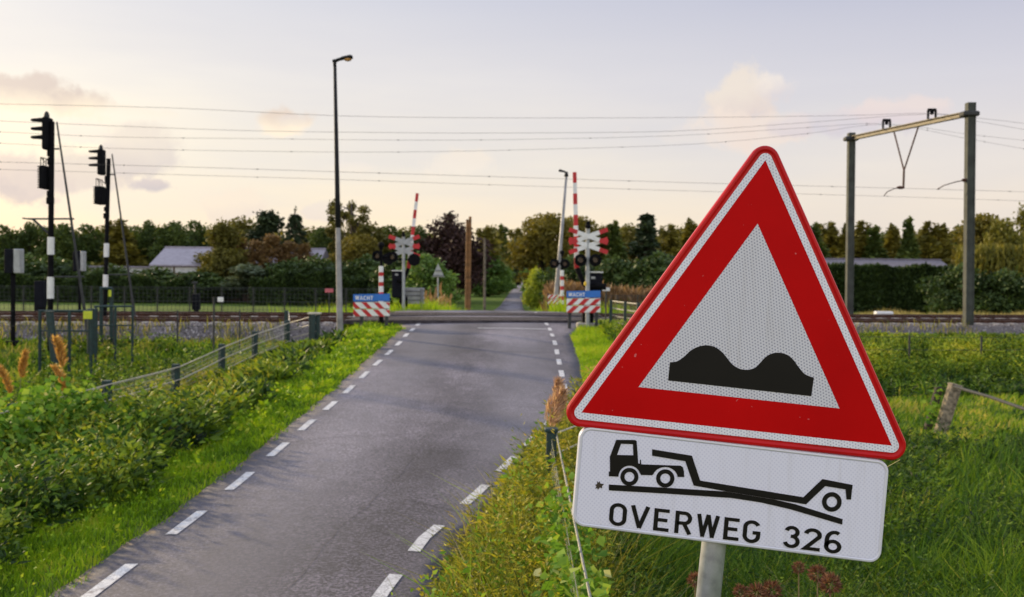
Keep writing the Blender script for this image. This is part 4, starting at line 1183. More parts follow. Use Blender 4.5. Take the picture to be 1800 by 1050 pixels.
# ------------------------------------------------------------------ vegetation generators (vectorised)
def blades(n, X, Y, h, w, lean=.45, curl=.6, v=None, z=None, az=None):
    """curved tapering blades: 5 verts, 3 tris"""
    Z = ground(X, Y) if z is None else z
    az = RNG.uniform(0, 2*PI, n) if az is None else az
    ln = RNG.uniform(min(.05,lean*.5), lean, n)*h; dx, dy = np.cos(az), np.sin(az)
    fa = RNG.uniform(0, 2*PI, n); wx, wy = np.cos(fa)*w/2, np.sin(fa)*w/2*.6
    V = np.zeros((n, 5, 3)); mid = .5; zt = h*(1-curl*.25*RNG.random(n))
    V[:,0] = np.stack([X-wx, Y-wy, Z-.03], 1); V[:,1] = np.stack([X+wx, Y+wy, Z-.03], 1)
    mx, my = X+dx*ln*.3, Y+dy*ln*.3
    V[:,2] = np.stack([mx+wx*.8, my+wy*.8, Z+zt*mid], 1); V[:,3] = np.stack([mx-wx*.8, my-wy*.8, Z+zt*mid], 1)
    V[:,4] = np.stack([X+dx*ln, Y+dy*ln, Z+zt*(1-.12*RNG.random(n))], 1)
    F = (np.arange(n)[:,None,None]*5+np.array([(0,1,2),(0,2,3),(3,2,4)])[None]).reshape(-1,3)
    v = RNG.random(n) if v is None else v
    return V.reshape(-1,3), F, np.repeat(v, 5)
def leaves(P0, D, L, W, v, fold=.25):
    """diamond leaves: centre-fold, 4 verts, 2 tris. P0 base, D unit direction"""
    n = len(P0); r = RNG.normal(size=(n,3)); S_ = np.cross(D, r); S_ /= np.linalg.norm(S_, axis=1, keepdims=True)+1e-9
    N_ = np.cross(S_, D); L = np.asarray(L).reshape(-1,1); W = np.asarray(W).reshape(-1,1)
    V = np.zeros((n,4,3)); V[:,0] = P0; m = P0+D*L*.42+N_*L*fold*.3
    V[:,1] = m+S_*W/2; V[:,2] = P0+D*L; V[:,3] = m-S_*W/2
    F = (np.arange(n)[:,None,None]*4+np.array([(0,1,2),(0,2,3)])[None]).reshape(-1,3)
    return V.reshape(-1,3), F, np.repeat(v, 4)
def merge(parts):
    Vs, Fs, As = [], [], []; off = 0
    for V, F, A in parts: Vs.append(V); Fs.append(F+off); As.append(A); off += len(V)
    return np.concatenate(Vs), np.concatenate(Fs), np.concatenate(As)
def logY(n, a, b): return a*np.exp(RNG.random(n)*math.log(b/a))
def patch(X, Y, s, off=0):
    return np.clip(.5+.5*hashn(X+off, Y-off*.7, s)+.25*hashn(X*1.3-off, Y, s*3.1), 0, 1)
def low(X, Y): return np.interp(tcoord(X, Y), [24.5, 26.5, 28.3], [1, .55, .3])
def weedy(n, X, Y, hgt, nl, ll, lw, stem_w, vbase, tip=None, droop=.3, spread=.35, z=None):
    """leafy stems: leaves spiral around a leaning stem"""
    Z = ground(X, Y) if z is None else z
    az = RNG.uniform(0, 2*PI, n); ln = RNG.uniform(0, .35, n)*hgt
    T = np.stack([X+np.cos(az)*ln, Y+np.sin(az)*ln, Z+hgt], 1); B = np.stack([X, Y, Z-.03], 1)
    t = np.tile(np.linspace(.12, 1, nl), n)+RNG.normal(0,.02,n*nl); t = np.clip(t, .05, 1.02)
    i = np.repeat(np.arange(n), nl)
    p = B[i]+(T[i]-B[i])*t[:,None]
    la = RNG.uniform(0, 2*PI, n*nl); el = RNG.uniform(-droop, .9, n*nl)
    D = np.stack([np.cos(la)*np.cos(el), np.sin(la)*np.cos(el), np.sin(el)], 1)
    p = p + D*np.repeat(RNG.uniform(.0, spread*.25, n), nl)[:,None]
    sz = np.repeat(RNG.uniform(.7, 1.3, n), nl)*(1.15-.6*t)
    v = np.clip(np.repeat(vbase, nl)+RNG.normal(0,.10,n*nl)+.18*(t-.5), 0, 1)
    if tip is not None: v = np.where(t > .8, tip+RNG.normal(0,.08,n*nl), v); v = np.clip(v,0,1)
    k = np.repeat(ll, nl) if np.ndim(ll) else ll
    k2 = np.repeat(lw, nl) if np.ndim(lw) else lw
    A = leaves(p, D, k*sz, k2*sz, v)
    st = blades(n, X, Y, hgt*1.0, stem_w, lean=.01, v=np.full(n, .35), z=Z)
    # align stems with the leaning axis: move their tips
    V = st[0].reshape(n,5,3); V[:,4] = T; m = (B+T)/2; V[:,2,:] = m+np.array([.5,0,0])*np.reshape(stem_w, (-1,1)) ; V[:,3,:] = m-np.array([.5,0,0])*np.reshape(stem_w, (-1,1))
    return merge([A, (V.reshape(-1,3), st[1], st[2])])

M['verge_grass'] = leafmat('verge_grass', [(0,(.06,.13,.010)),(.35,(.19,.35,.012)),(.7,(.36,.52,.018)),(1,(.52,.50,.07))], .4)
M['meadow_grass'] = leafmat('meadow_grass', [(0,(.014,.038,.007)),(.35,(.065,.155,.012)),(.7,(.23,.35,.020)),(1,(.52,.44,.09))], .38)
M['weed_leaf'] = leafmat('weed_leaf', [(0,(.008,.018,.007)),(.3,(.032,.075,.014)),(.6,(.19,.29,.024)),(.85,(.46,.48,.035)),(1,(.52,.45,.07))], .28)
M['gold_weed'] = leafmat('gold_weed', [(0,(.025,.042,.008)),(.3,(.085,.12,.014)),(.55,(.24,.25,.024)),(.8,(.50,.45,.045)),(1,(.50,.37,.09))], .34)
M['vine_leaf'] = leafmat('vine_leaf', [(0,(.06,.14,.02)),(.5,(.16,.32,.035)),(.9,(.34,.46,.06)),(1,(.50,.50,.22))], .4, rough=.7, spec=.15)
M['reed_plume'] = leafmat('reed_plume', [(0,(.28,.15,.11)),(.5,(.60,.37,.28)),(1,(.85,.62,.50))], .45)
M['reed_bed'] = leafmat('reed_bed', [(0,(.10,.06,.03)),(.5,(.22,.13,.07)),(1,(.36,.23,.13))], .3)
M['gold_plume'] = leafmat('gold_plume', [(0,(.42,.20,.06)),(.5,(.66,.38,.12)),(1,(.85,.60,.26))], .5)
M['dry_grass'] = leafmat('dry_grass', [(0,(.16,.14,.05)),(.5,(.34,.30,.12)),(1,(.55,.44,.25))], .4)
M['rust_head'] = leafmat('rust_head', [(0,(.09,.035,.02)),(.6,(.20,.085,.05)),(1,(.33,.17,.10))], .2)

def stuff(name, parts, mat, label, cat):
    V, F, A = merge(parts) if isinstance(parts, list) else parts
    return tag(np_mesh(name, V, F, mat, attr=A), label, cat, kind='stuff')

# ---- left verge: short grass
n = 60000; Y = logY(n, 5.2, 30); u = RNG.random(n); X = road_l(Y)+.04-(u**.8)*np.where(Y < 24, 1.75, 2.6)
X = X + .05*np.sin(Y*3)+.03*np.sin(Y*11)
pv_ = patch(X, Y, 1.1); h = (.05+.09*RNG.random(n))*(.55+.9*np.clip((road_l(Y)-X)/1.2, 0, 1))*(.7+.6*pv_)
A = blades(n, X, Y, h, .0058*np.clip(Y/4.0,1,7), v=np.clip(.10+.62*patch(X,Y,2.3,4)+RNG.normal(0,.20,n), 0, 1), lean=.9)
m_ = 450; Y2 = logY(m_, 5.4, 26); X2 = road_l(Y2)-.15-RNG.random(m_)*1.4; s2 = np.clip(Y2/8,.8,2.2)
A = merge([A, weedy(m_, X2, Y2, .05+.14*RNG.random(m_)**2, 9, .055*s2, .030*s2, .004*s2, .15+.7*RNG.random(m_), spread=.9)])
stuff('verge_grass', A, M['verge_grass'], 'bright mown grass strip along the left road edge', 'grass')
# ---- right verge near crossing + near edge
n = 45000; Y = logY(n, 13, 30.5); u = RNG.random(n); X = road_r(Y)-.06+u*3.2; pv_ = patch(X, Y, 1.3, 5)
h = (.06+.14*RNG.random(n))*(.6+.8*pv_)
A = blades(n, X, Y, h, .0034*Y/4, v=np.clip(.35+.45*pv_+RNG.normal(0,.15,n), 0, 1), lean=.8)
stuff('verge_grass', A, M['verge_grass'], 'bright grass verge on the right between road and slope near the crossing', 'grass')
# grass around the far verges beyond the tracks
def verge_far(xf, label):
    n = 9000; Y = RNG.uniform(39.5, 60, n); X = xf(Y, RNG.random(n)); h = (.22+.55*RNG.random(n)**1.4)*(.6+.8*patch(X,Y,.9,2))
    A = blades(n, X, Y, h, .035+0*X, v=np.clip(.45+.3*patch(X,Y,.8)+RNG.normal(0,.15,n),0,1), lean=.8)
    stuff('verge_grass', A, M['verge_grass'], label, 'grass')
verge_far(lambda Y, u: road_l(Y)-.1-u**1.2*6, 'sunny grass verge beyond the rails, left of the far road')
verge_far(lambda Y, u: road_r(Y)+.1+u**1.2*6, 'sunny grass verge beyond the rails, right of the far road')

# ---- left weed bank between fence and verge
n = 4300; Y = logY(n, 5.6, 25.5); w_ = np.interp(Y, [5,12,18,25.5], [2.6,2.5,2.2,2.0]); u = RNG.random(n); X = -6.35+u*w_ + .12*np.sin(Y*2.1)+.08*np.sin(Y*5.3)
pt = patch(X, Y, .9, 3); hg = np.interp(Y, [5,12,15,18,21,25], [.80,.66,.46,.30,.20,.18])*np.exp(np.clip(RNG.normal(-.12,.30,n),-1,.4))*(1.05-.55*u**2)*(.6+.7*pt)
sc = np.clip(Y/9, .8, 2.2)
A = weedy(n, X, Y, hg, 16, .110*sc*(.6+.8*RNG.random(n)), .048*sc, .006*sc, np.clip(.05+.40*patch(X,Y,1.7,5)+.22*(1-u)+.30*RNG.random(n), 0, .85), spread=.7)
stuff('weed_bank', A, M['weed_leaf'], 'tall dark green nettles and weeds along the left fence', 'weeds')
n = 700; Y = logY(n, 5.6, 12.8); u = RNG.random(n); X = -6.3+u*2.2; sc = np.clip(Y/9,.8,2)
M['nettle'] = leafmat('nettle_leaf', [(0,(.012,.035,.010)),(.5,(.05,.125,.018)),(1,(.20,.34,.05))], .25, rough=.8, spec=.1)
stuff('nettle_patch', weedy(n, X, Y, (.72-.25*u)*np.exp(np.clip(RNG.normal(0,.2,n),-.6,.3)), 15, .15*sc, .070*sc, .007*sc, .2+.7*RNG.random(n), spread=.7, droop=.9), M['nettle'], 'broad drooping green leaves in the weed bank at the lower left', 'weeds')
n = 1500; Y = logY(n, 6.5, 25.5); u = RNG.random(n); X = -6.5+u*np.interp(Y,[5,12,18,25.5],[1.7,1.9,1.9,1.2]); 
keep = patch(X, Y, .8, 9)*np.interp(Y,[6,11,14,25],[.5,.8,1.25,1.2]) > .55; X, Y, u = X[keep], Y[keep], u[keep]; n = len(X)
hg = np.interp(Y, [5,12,15,18,21,25], [.88,.78,.58,.42,.30,.24])*np.exp(np.clip(RNG.normal(-.05,.26,n),-1,.35))*(1.1-.4*u); sc = np.clip(Y/9,.8,2.2)
A = weedy(n, X, Y, hg, 18, .066*sc, .022*sc, .005*sc, np.clip(.30+.3*RNG.random(n)+.28*np.exp(-((Y-16.5)/4)**2),0,1), tip=.80, spread=.4)
n = 3000; Y = logY(n, 5.6, 26); X = -6.6+RNG.random(n)*2.3
B = blades(n, X, Y, (.35+.5*RNG.random(n))*np.interp(Y,[5,14,20,26],[1.1,.9,.45,.35]), .010*np.clip(Y/6,1,4), v=np.clip(RNG.normal(.6,.25,n),0,1), lean=1.1)
stuff('weed_bank', [A, B], M['gold_weed'], 'yellow-green tipped goldenrod and grass stalks along the left fence', 'weeds')

# ---- left rough meadow beyond the fence
n = 70000; Y = logY(n, 9, 29); X = -6.3-RNG.random(n)**1.1*(Y*.55-4.0+1.5); t_ = tcoord(X, Y); k_ = (t_ < 28.3); X, Y = X[k_], Y[k_]; n = len(X)
pt = patch(X, Y, .55, 2); h = (.12+.32*RNG.random(n))*(.5+.9*pt)*low(X,Y)
A = blades(n, X, Y, h, .0075*np.clip(Y/4,1,7), v=np.clip(.18+.58*patch(X,Y,.9,8)+RNG.normal(0,.18,n)+.22*(Y>20), 0, 1), lean=.9)
stuff('meadow_grass', A, M['meadow_grass'], 'rough tall grass in the ditch field left of the fence', 'grass')
n = 4200; Y = logY(n, 10, 28); X = -6.4-RNG.random(n)*(Y*.55-3); k_ = (tcoord(X,Y) < 28.0) & (patch(X,Y,.6,4) > .50); X, Y = X[k_], Y[k_]; n = len(X)
sc = np.clip(Y/9,.8,2.6)
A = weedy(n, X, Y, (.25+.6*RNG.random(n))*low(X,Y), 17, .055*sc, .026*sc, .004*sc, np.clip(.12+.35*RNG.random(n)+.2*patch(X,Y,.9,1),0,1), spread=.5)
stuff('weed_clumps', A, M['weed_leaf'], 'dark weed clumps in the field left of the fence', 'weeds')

# ---- right meadow
n = 110000; Y = logY(n, 4.2, 27.5); X = np.where(RNG.random(n) < .25, 1.0+RNG.random(n)*1.2, 1.2+RNG.random(n)*(Y*.56+.8)); k_ = (tcoord(X,Y) < 28.0) & (X > road_r(Y)+.9); X, Y = X[k_], Y[k_]; n = len(X)
pt = patch(X, Y, .8, 6); flatz = ((Y > 17) & (Y < 24)); h = (.12+.34*RNG.random(n))*(.45+1.0*pt)*np.where(flatz, .45, 1)
A = blades(n, X, Y, h, .0080*np.clip(Y/4,1,7), v=np.clip(.14+.50*patch(X,Y,1.1,11)+RNG.normal(0,.18,n)+.25*flatz, 0, 1), lean=1.0, az=RNG.normal(.4, 1.0, n))
stuff('meadow_grass', A, M['meadow_grass'], 'lush tall grass of the meadow right of the sign', 'grass')
n = 5200; Y = logY(n, 6.5, 26); X = 1.6+RNG.random(n)*(Y*.56+.4); k_ = (tcoord(X,Y) < 27.5) & (np.hypot(X-8.1, Y-17.6) > 1.5) & (X > road_r(Y)+1.2) & (patch(X,Y,.75,14)*np.where((Y>17.5)&(Y<23.5),.35,1) > .42); X, Y = X[k_], Y[k_]; n = len(X)
sc = np.clip(Y/8,.8,2.8)
A = weedy(n, X, Y, (.2+.38*RNG.random(n)), 15, .07*sc, .022*sc, .004*sc, np.clip(.10+.35*RNG.random(n),0,1), spread=.5)
stuff('weed_clumps', A, M['weed_leaf'], 'dark weed clumps in the meadow right of the sign', 'weeds')
# rough slope of the right embankment: bushy weeds + dry stalks
n = 9000; t_ = RNG.uniform(24.0, 28.4, n); X = RNG.uniform(2.6, 21, n); Y = t_+TS*X
pt = patch(X, Y, .9, 21)
A = weedy(n, X, Y, (.18+.36*RNG.random(n))*(.6+.6*pt)*low(X,Y), 11, .16+0*X, .07+0*X, .012+0*X, np.clip(.22+.50*pt+.1*RNG.random(n),0,1), spread=.6)
B = blades(5000, *(lambda x, t: (x, t+TS*x))(RNG.uniform(2.6,21,5000), RNG.uniform(24,27.0,5000)), .25+.3*RNG.random(5000), .02+np.zeros(5000), v=RNG.random(5000)*.5+.45, lean=.5)
stuff('embankment_weeds', [A, B], M['weed_leaf'], 'rough bushy growth on the rail embankment at right', 'weeds')
n = 14000; t_ = RNG.uniform(39.3, 43, n); X = RNG.uniform(7, 34, n); Y = t_+TS*X
A = blades(n, X, Y, .25+.45*RNG.random(n)*patch(X,Y,.7,3), .035+np.zeros(n), v=np.clip(RNG.normal(.5,.25,n),0,1), lean=.5)
stuff('dry_grass', A, M['dry_grass'], 'pale dry grass fringe beyond the right rails', 'grass')
n = 9000; t_ = RNG.uniform(39.8, 44, n); X = RNG.uniform(-36, -5, n); Y = t_+TS*X
A = blades(n, X, Y, .12+.3*RNG.random(n)*patch(X,Y,.7,3), .03+np.zeros(n), v=np.clip(RNG.normal(.4,.2,n),0,1), lean=.5)
stuff('dry_grass', A, M['meadow_grass'], 'low green grass fringe beyond the left rails', 'grass')

# ---- right near verge: mugwort and goldenrod between road and fence
n = 1750; Y = logY(n, 3.6, 15.5); u = RNG.random(n); xr = np.interp(Y,[3,5,7,9,11,13,15.5],[-.82,-.62,-.42,-.15,.12,.5,1.0]); X = xr+(u**.9)*(np.interp(Y,[3,7,9,15],[.62-xr[0]*0,.62,.62,1.9])-xr)
pt = patch(X, Y, 1.6, 2); hg = .46*np.exp(np.clip(RNG.normal(0,.33,n),-1,.45))*(.35+.8*np.clip((X-xr)/.5,0,1))*(.65+.6*pt)*np.interp(Y,[3.6,6,9,15],[.85,1.0,1.05,1.0]); sc = np.clip(Y/7,.7,1.8)
A = weedy(n, X, Y, hg, 22, .085*sc*(.5+.9*RNG.random(n)), .020*sc*(.6+.8*RNG.random(n)), .005*sc, np.clip(.08+.35*pt+.50*RNG.random(n),0,1), spread=.5, droop=.2)
n = 4200; Y = logY(n, 3.2, 14.5); xr = np.interp(Y,[3,5,7,9,11,13,15.5],[-.85,-.66,-.45,-.18,.1,.5,1.0]); X = xr+RNG.random(n)*1.3
B = blades(n, X, Y, (.16+.50*RNG.random(n)**1.5)*(.4+.8*np.clip((X-xr)/.4,0,1)), .009*np.clip(Y/5,1,3), v=np.clip(RNG.normal(.5,.28,n),0,1), lean=1.2)
stuff('verge_weeds', [A, B], M['gold_weed'], 'yellow-green mugwort spilling over the right road edge left of the sign', 'weeds')
n = 170; Y = logY(n, 3.8, 14); X = np.interp(Y,[3,5,7,9,11,13,15.5],[-.82,-.62,-.42,-.15,.12,.5,1.0])+.12+RNG.random(n)*.9
sc = np.clip(Y/7,.7,1.8); A = weedy(n, X, Y, .46*np.exp(np.clip(RNG.normal(0,.25,n),-1,.3)), 15, .085*sc, .042*sc, .006*sc, .2+.5*RNG.random(n), spread=.6)
n = 450; Y = logY(n, 3.4, 13); X = np.interp(Y,[3,5,7,9,11,13,15.5],[-.82,-.62,-.42,-.15,.12,.5,1.0])+.1+RNG.random(n)*1.0
stuff('verge_weeds', [A, blades(n, X, Y, .3+.45*RNG.random(n), .014*np.clip(Y/6,1,2), v=.3+.6*RNG.random(n), lean=1.2)], M['vine_leaf'], 'broad-leaved green weeds among the mugwort left of the sign', 'weeds')
# mixed grass below the sign plate
n = 26000; Y = logY(n, 3.2, 9); X = .45+RNG.random(n)**.8*(Y*.45+.3); pt = patch(X,Y,1.4,7)
A = blades(n, X, Y, (.20+.42*RNG.random(n))*(.6+.6*pt), .0085*np.clip(Y/4.5,1,3), v=np.clip(.22+.35*pt+RNG.normal(0,.18,n),0,1), lean=1.1)
stuff('verge_grass', A, M['meadow_grass'], 'long tangled grass around the sign pole', 'grass')
n = 2600; Y = logY(n, 3.4, 8); X = .5+RNG.random(n)*(Y*.42); 
A = weedy(n, X, Y, .2+.4*RNG.random(n), 16, .07+0*X, .024+0*X, .005+0*X, np.clip(.18+.3*RNG.random(n),0,1), spread=.5)
B = blades(1500, .4+RNG.random(1500)*2.8, logY(1500,3.6,8), .35+.4*RNG.random(1500), .005+np.zeros(1500), v=.85+.15*RNG.random(1500), lean=1.2)
stuff('verge_weeds', [A, B], M['weed_leaf'], 'dark mixed weeds behind the sign pole', 'weeds')
n = 1700; X = np.concatenate([.42+RNG.random(1300)*2.2, -.35+RNG.random(400)*.9]); Y = np.concatenate([logY(1300,3.6,8), logY(400,4,9)])
stuff('dry_grass', blades(n, X, Y, .22+.42*RNG.random(n), .0075*np.clip(Y/5,1,2), v=RNG.random(n), lean=1.5), M['dry_grass'], 'dry straw-coloured grass stalks tangled near the sign pole', 'grass')
n = 450; Y = logY(n, 6, 26); X = -6.6+RNG.random(n)*2.6
stuff('dry_grass', blades(n, X, Y, (.25+.45*RNG.random(n))*np.interp(Y,[5,14,20,26],[1,.9,.6,.5]), .007*np.clip(Y/6,1,4), v=RNG.random(n), lean=1.4), M['dry_grass'], 'dry straw-coloured stalks scattered in the left weed bank', 'grass')
# broad young reed leaves in front at lower centre
n = 90; X = RNG.normal(-.38,.10,n); Y = RNG.normal(4.9,.35,n)
A = blades(n, X, Y, .28+.25*RNG.random(n), .022+.01*RNG.random(n), v=.55+.3*RNG.random(n), lean=1.0)
stuff('reed_leaves', A, M['vine_leaf'], 'bright broad grass blades at the road edge, bottom centre', 'grass')

# ---- bindweed climbing on the near fence
def vine(label, pts, n, ll, spread, up):
    pts = [Vector(p) for p in pts]; ps = []
    seg = RNG.integers(0, len(pts)-1, n); tt_ = RNG.random(n)
    A_ = np.array([tuple(p) for p in pts]); p = A_[seg]+(A_[seg+1]-A_[seg])*tt_[:,None]
    p += RNG.normal(0, 1, (n,3))*np.array([spread, spread*.6, up]); 
    az = RNG.uniform(0,2*PI,n); el = RNG.uniform(-.9,.5,n); D = np.stack([np.cos(az)*np.cos(el), -np.abs(np.sin(az))*np.cos(el), np.sin(el)],1)
    L = ll*(.6+.8*RNG.random(n)); A = leaves(p, D, L, L*.78, np.clip(RNG.normal(.5,.22,n),0,1), fold=.4)
    V, F, at = A; o = np_mesh('climbing_vine', V-np.tile(np.array(tuple(pts[0])),(len(V),1)), F, M['vine_leaf'], attr=at, loc=tuple(pts[0]))
    tag(o, label, 'climbing plant')
    mb = MB(); q = [pts[0]+(pts[-1]-pts[0])*(i/14)+Vector((random.gauss(0,.04),random.gauss(0,.04),random.gauss(0,.05))) for i in range(15)]
    mb.tube(q, .004, 5); mb.build('stem', M['green_stem'], o)
vine('bright green bindweed covering the near fence left of the sign plate', [(.37,6.9,.55),(.36,5.6,.45),(.38,4.6,.40),(.40,3.7,.35)], 2600, .060, .085, .13)
vine('bindweed tangle on top of the left fence near the left edge', [(-6.0,14.2,.35),(-5.95,13.2,.42),(-5.8,12.0,.45),(-5.8,10.2,.35)], 2400, .10, .16, .13)
vine('creeper climbing the thin leaning post in the right meadow', [tuple(P(1634,742,18.7)), tuple(P(1640,712,18.7)), tuple(P(1650,684,18.7))], 60, .10, .07, .05)

# ---- reeds with plumes: individual things
def plume_mesh(h, pl, wd, mat, stemmat, name='reed_plume', label=None, group=None, loc=(0,0,0), bend=.25, n=520, cat='reed'):
    az = random.uniform(0, 6.28); bx, by = math.cos(az)*bend*pl, math.sin(az)*bend*pl
    e = empty(name, loc, label=label, cat=cat, group=group)
    mb = MB(); L = Vector(loc)
    mb.tube([L-Vector((0,0,.1)), L+Vector((bx*.1,by*.1,h*.6)), L+Vector((bx*.4,by*.4,h-pl*.4))], [.006,.005,.003], 5); mb.build('stem', stemmat, e)
    t = RNG.random(n)**.8; r = .55*wd*np.sin(np.clip(t*1.05,0,1)*PI)**.7*(1.1-.5*t)
    c = np.stack([bx*(.3+t**2), by*(.3+t**2), h-pl+pl*t], 1); a_ = RNG.uniform(0,6.28,n)
    D = np.stack([np.cos(a_)*.5+.25, np.sin(a_)*.5, .35+.6*RNG.random(n)],1); D[:,0]+=bx/pl*.5; D /= np.linalg.norm(D,axis=1,keepdims=True)
    p = c+np.stack([np.cos(a_),np.sin(a_),0*a_],1)*(r*RNG.random(n))[:,None]
    V,F,A = leaves(p, D, .062*(pl/.25)*(.4+RNG.random(n)), .006*(pl/.25)+.002*RNG.random(n), RNG.random(n))
    np_mesh('plume', V, F, mat, parent=e, attr=A); return e
def plume_at(px, ytip, ybot, Y, wpx, plpx, mat, label, group, bend=.25):
    B = P(px, ybot, Y); g = gz(B.x, Y); T = P(px, ytip, Y)
    plume_mesh(T.z-g, plpx*K(Y), wpx*K(Y), mat, M['dry_stem'], label=label, group=group, loc=(B.x, Y, g), bend=bend)
gl = 'golden reed plumes in the field left of the fence'
plume_at(112, 598, 720, 13.6, 6, 50, M['gold_plume'], 'tall golden reed plume left of the fence, rightmost of the upper two', gl)
plume_at(120, 648, 740, 13.2, 5, 42, M['gold_plume'], 'lower golden reed plume just right below the tall plume', gl, .5)
plume_at(34, 622, 720, 13.4, 4, 44, M['gold_plume'], 'slim golden reed plume near the left picture edge', gl)
plume_at(24, 650, 730, 13.0, 4, 44, M['gold_plume'], 'leaning golden reed plume nearest the left picture edge', gl, .5)
gr = 'pinkish reed plumes by the capped fence post'
plume_at(964, 690, 790, 9.6, 34, 62, M['reed_plume'], 'pinkish brown reed plume left of the big triangle corner, lower one', gr, .3)
plume_at(982, 674, 780, 10.2, 22, 54, M['reed_plume'], 'pinkish brown reed plume left of the big triangle corner, upper one', gr, .3)
plume_at(974, 690, 790, 9.9, 13, 42, M['reed_plume'], 'thin reed plume between the two pinkish plumes', gr, .3)
n = 6000; t_ = RNG.uniform(27.4, 29.2, n); X = np.where(RNG.random(n) < .5, RNG.uniform(-18, -4.8, n), RNG.uniform(3.2, 21, n)); Y = t_+TS*X; kk = patch(X,Y,.8,4) > .42; X, Y = X[kk], Y[kk]; n = len(X)
stuff('dry_grass', blades(n, X, Y, .10+.26*RNG.random(n), .02+np.zeros(n), v=RNG.random(n), lean=.8, z=np.interp(tcoord(X,Y), tt, tz)), M['gold_weed'], 'golden weeds growing over the foot of the ballast', 'grass')
# brown reed belt at the right side of the far road
n = 5200; X = RNG.uniform(1.5, 6.8, n); Y = 42+TS*X+RNG.uniform(0.5, 8, n)
A = blades(n, X, Y, .7+.5*RNG.random(n), .03+np.zeros(n), v=.3+.4*RNG.random(n), lean=.25)
n = 2600; X = RNG.uniform(1.6, 6.8, n); Y = 42+TS*X+RNG.uniform(.5, 8, n); zz = ground(X,Y)+.75+.5*RNG.random(n)
D = RNG.normal(0,.35,(n,3)); D[:,2] = 1; D /= np.linalg.norm(D,axis=1,keepdims=True)
B = leaves(np.stack([X,Y,zz],1), D, .30+.2*RNG.random(n), .12+0*X, .3+.6*RNG.random(n))
stuff('reed_bed', [A,B], M['reed_bed'], 'brown reed bed behind the right barrier', 'reeds')
n = 160; X = RNG.uniform(-5.6,-3.6,n); Y = RNG.uniform(50,62,n); zz = ground(X,Y)+.6+.8*RNG.random(n)
D = RNG.normal(0,.35,(n,3)); D[:,2] = 1; D /= np.linalg.norm(D,axis=1,keepdims=True)
B = leaves(np.stack([X,Y,zz],1), D, .34+.2*RNG.random(n), .14+0*X, .5+.5*RNG.random(n))
stuff('reed_bed', [B, blades(n, X, Y, zz-ground(X,Y), .03+0*X, lean=.1)], M['reed_bed'], 'dry reeds beside the far grey triangular sign', 'reeds')

# brown seed heads behind the sign pole
def seedhead(px, py, Y, r, label):
    r *= 1.25
    T = P(px, py, Y); g = gz(T.x, Y); e = empty('seed_head', (T.x, Y, g), label=label, cat='dried flower', group='rust brown seed heads below the sign plate')
    mb = MB(); mb.tube([(T.x, Y, g-.05), (T.x+.01, Y, (g+T.z)/2), tuple(T)], .004, 5); mb.build('stem', M['dry_stem'], e)
    n = 260; d = RNG.normal(size=(n,3)); d /= np.linalg.norm(d,axis=1,keepdims=True); d[:,2] = d[:,2]*.8+.25
    rr = r*K(Y); p = d*rr*.55*np.array([1,1,1.2]); V,F,A = leaves(p, d/np.linalg.norm(d,axis=1,keepdims=True), rr*.65*(.6+.6*RNG.random(n)), rr*.16, RNG.random(n))
    V = V+np.array([0,0,T.z-g]); np_mesh('head', V, F, M['rust_head'], parent=e, attr=A)
for px, py, Y, r, lb in ((1222,1022,5.0,11,'small rust seed head left of the sign pole'),(1437,1012,5.4,13,'upper rust seed head below the digits'),(1460,1030,5.2,15,'rust seed head rightmost of the row below the plate'),
        (1357,1040,5.0,14,'rust seed head near the bottom edge, middle of the row'),(1330,1044,4.9,13,'rust seed head near the bottom edge just right of the pole'),(1302,1043,5.1,11,'dark rust seed head closest to the pole on its right'),(1404,1000,5.8,9,'faint dark seed head directly under the plate')):
    seedhead(px, py, Y, r, lb)

# ------------------------------------------------------------------ trees
def tubes_np(mb, p0, p1, r0, r1): mb.tube([p0, p1], [r0, r1], 6)
def crown_leaves(lobes, n, size, vb=(.2,.75), shell=.55, elong=1.0, flatdir=None):
    """lobes: (x,y,z,rx,ry,rz); leaf clumps mostly near the lobe surface"""
    w = np.array([l[3]*l[4]+l[4]*l[5] for l in lobes]); w = w/w.sum(); idx = RNG.choice(len(lobes), n, p=w); Lb = np.array(lobes)[idx]
    d = RNG.normal(size=(n,3)); d /= np.linalg.norm(d,axis=1,keepdims=True)
    rad = (1-shell*RNG.random(n)**1.6)*(1+.16*RNG.normal(size=n))
    p = Lb[:,:3]+d*Lb[:,3:6]*rad[:,None]
    lv = RNG.random(len(lobes))[idx]; v = np.clip(vb[0]+(vb[1]-vb[0])*(.55*lv+.45*RNG.random(n)), 0, 1)
    D = d*.6+RNG.normal(size=(n,3))*.6; 
    if flatdir is not None: D = D*.6+np.array(flatdir)
    D /= np.linalg.norm(D,axis=1,keepdims=True)
    L = size*(.6+.9*RNG.random(n))
    return leaves(p-D*(L*.5)[:,None], D, L*elong, L*.62/elong**.5, v)
def lobes_round(nl, rx, rz, z0, z1, lr=(.28,.5), seed=0):
    r = random.Random(seed); out = []
    for i in range(nl):
        t = r.random(); z = z0+(z1-z0)*t; env = math.sqrt(max(.05, 1-((t-.42)/.66)**2))
        a = r.uniform(0, 6.28); q = rx*env*r.random()**.5*.75; s = rx*r.uniform(*lr)
        out.append((math.cos(a)*q, math.sin(a)*q, z, s, s, s*rz))
    return out
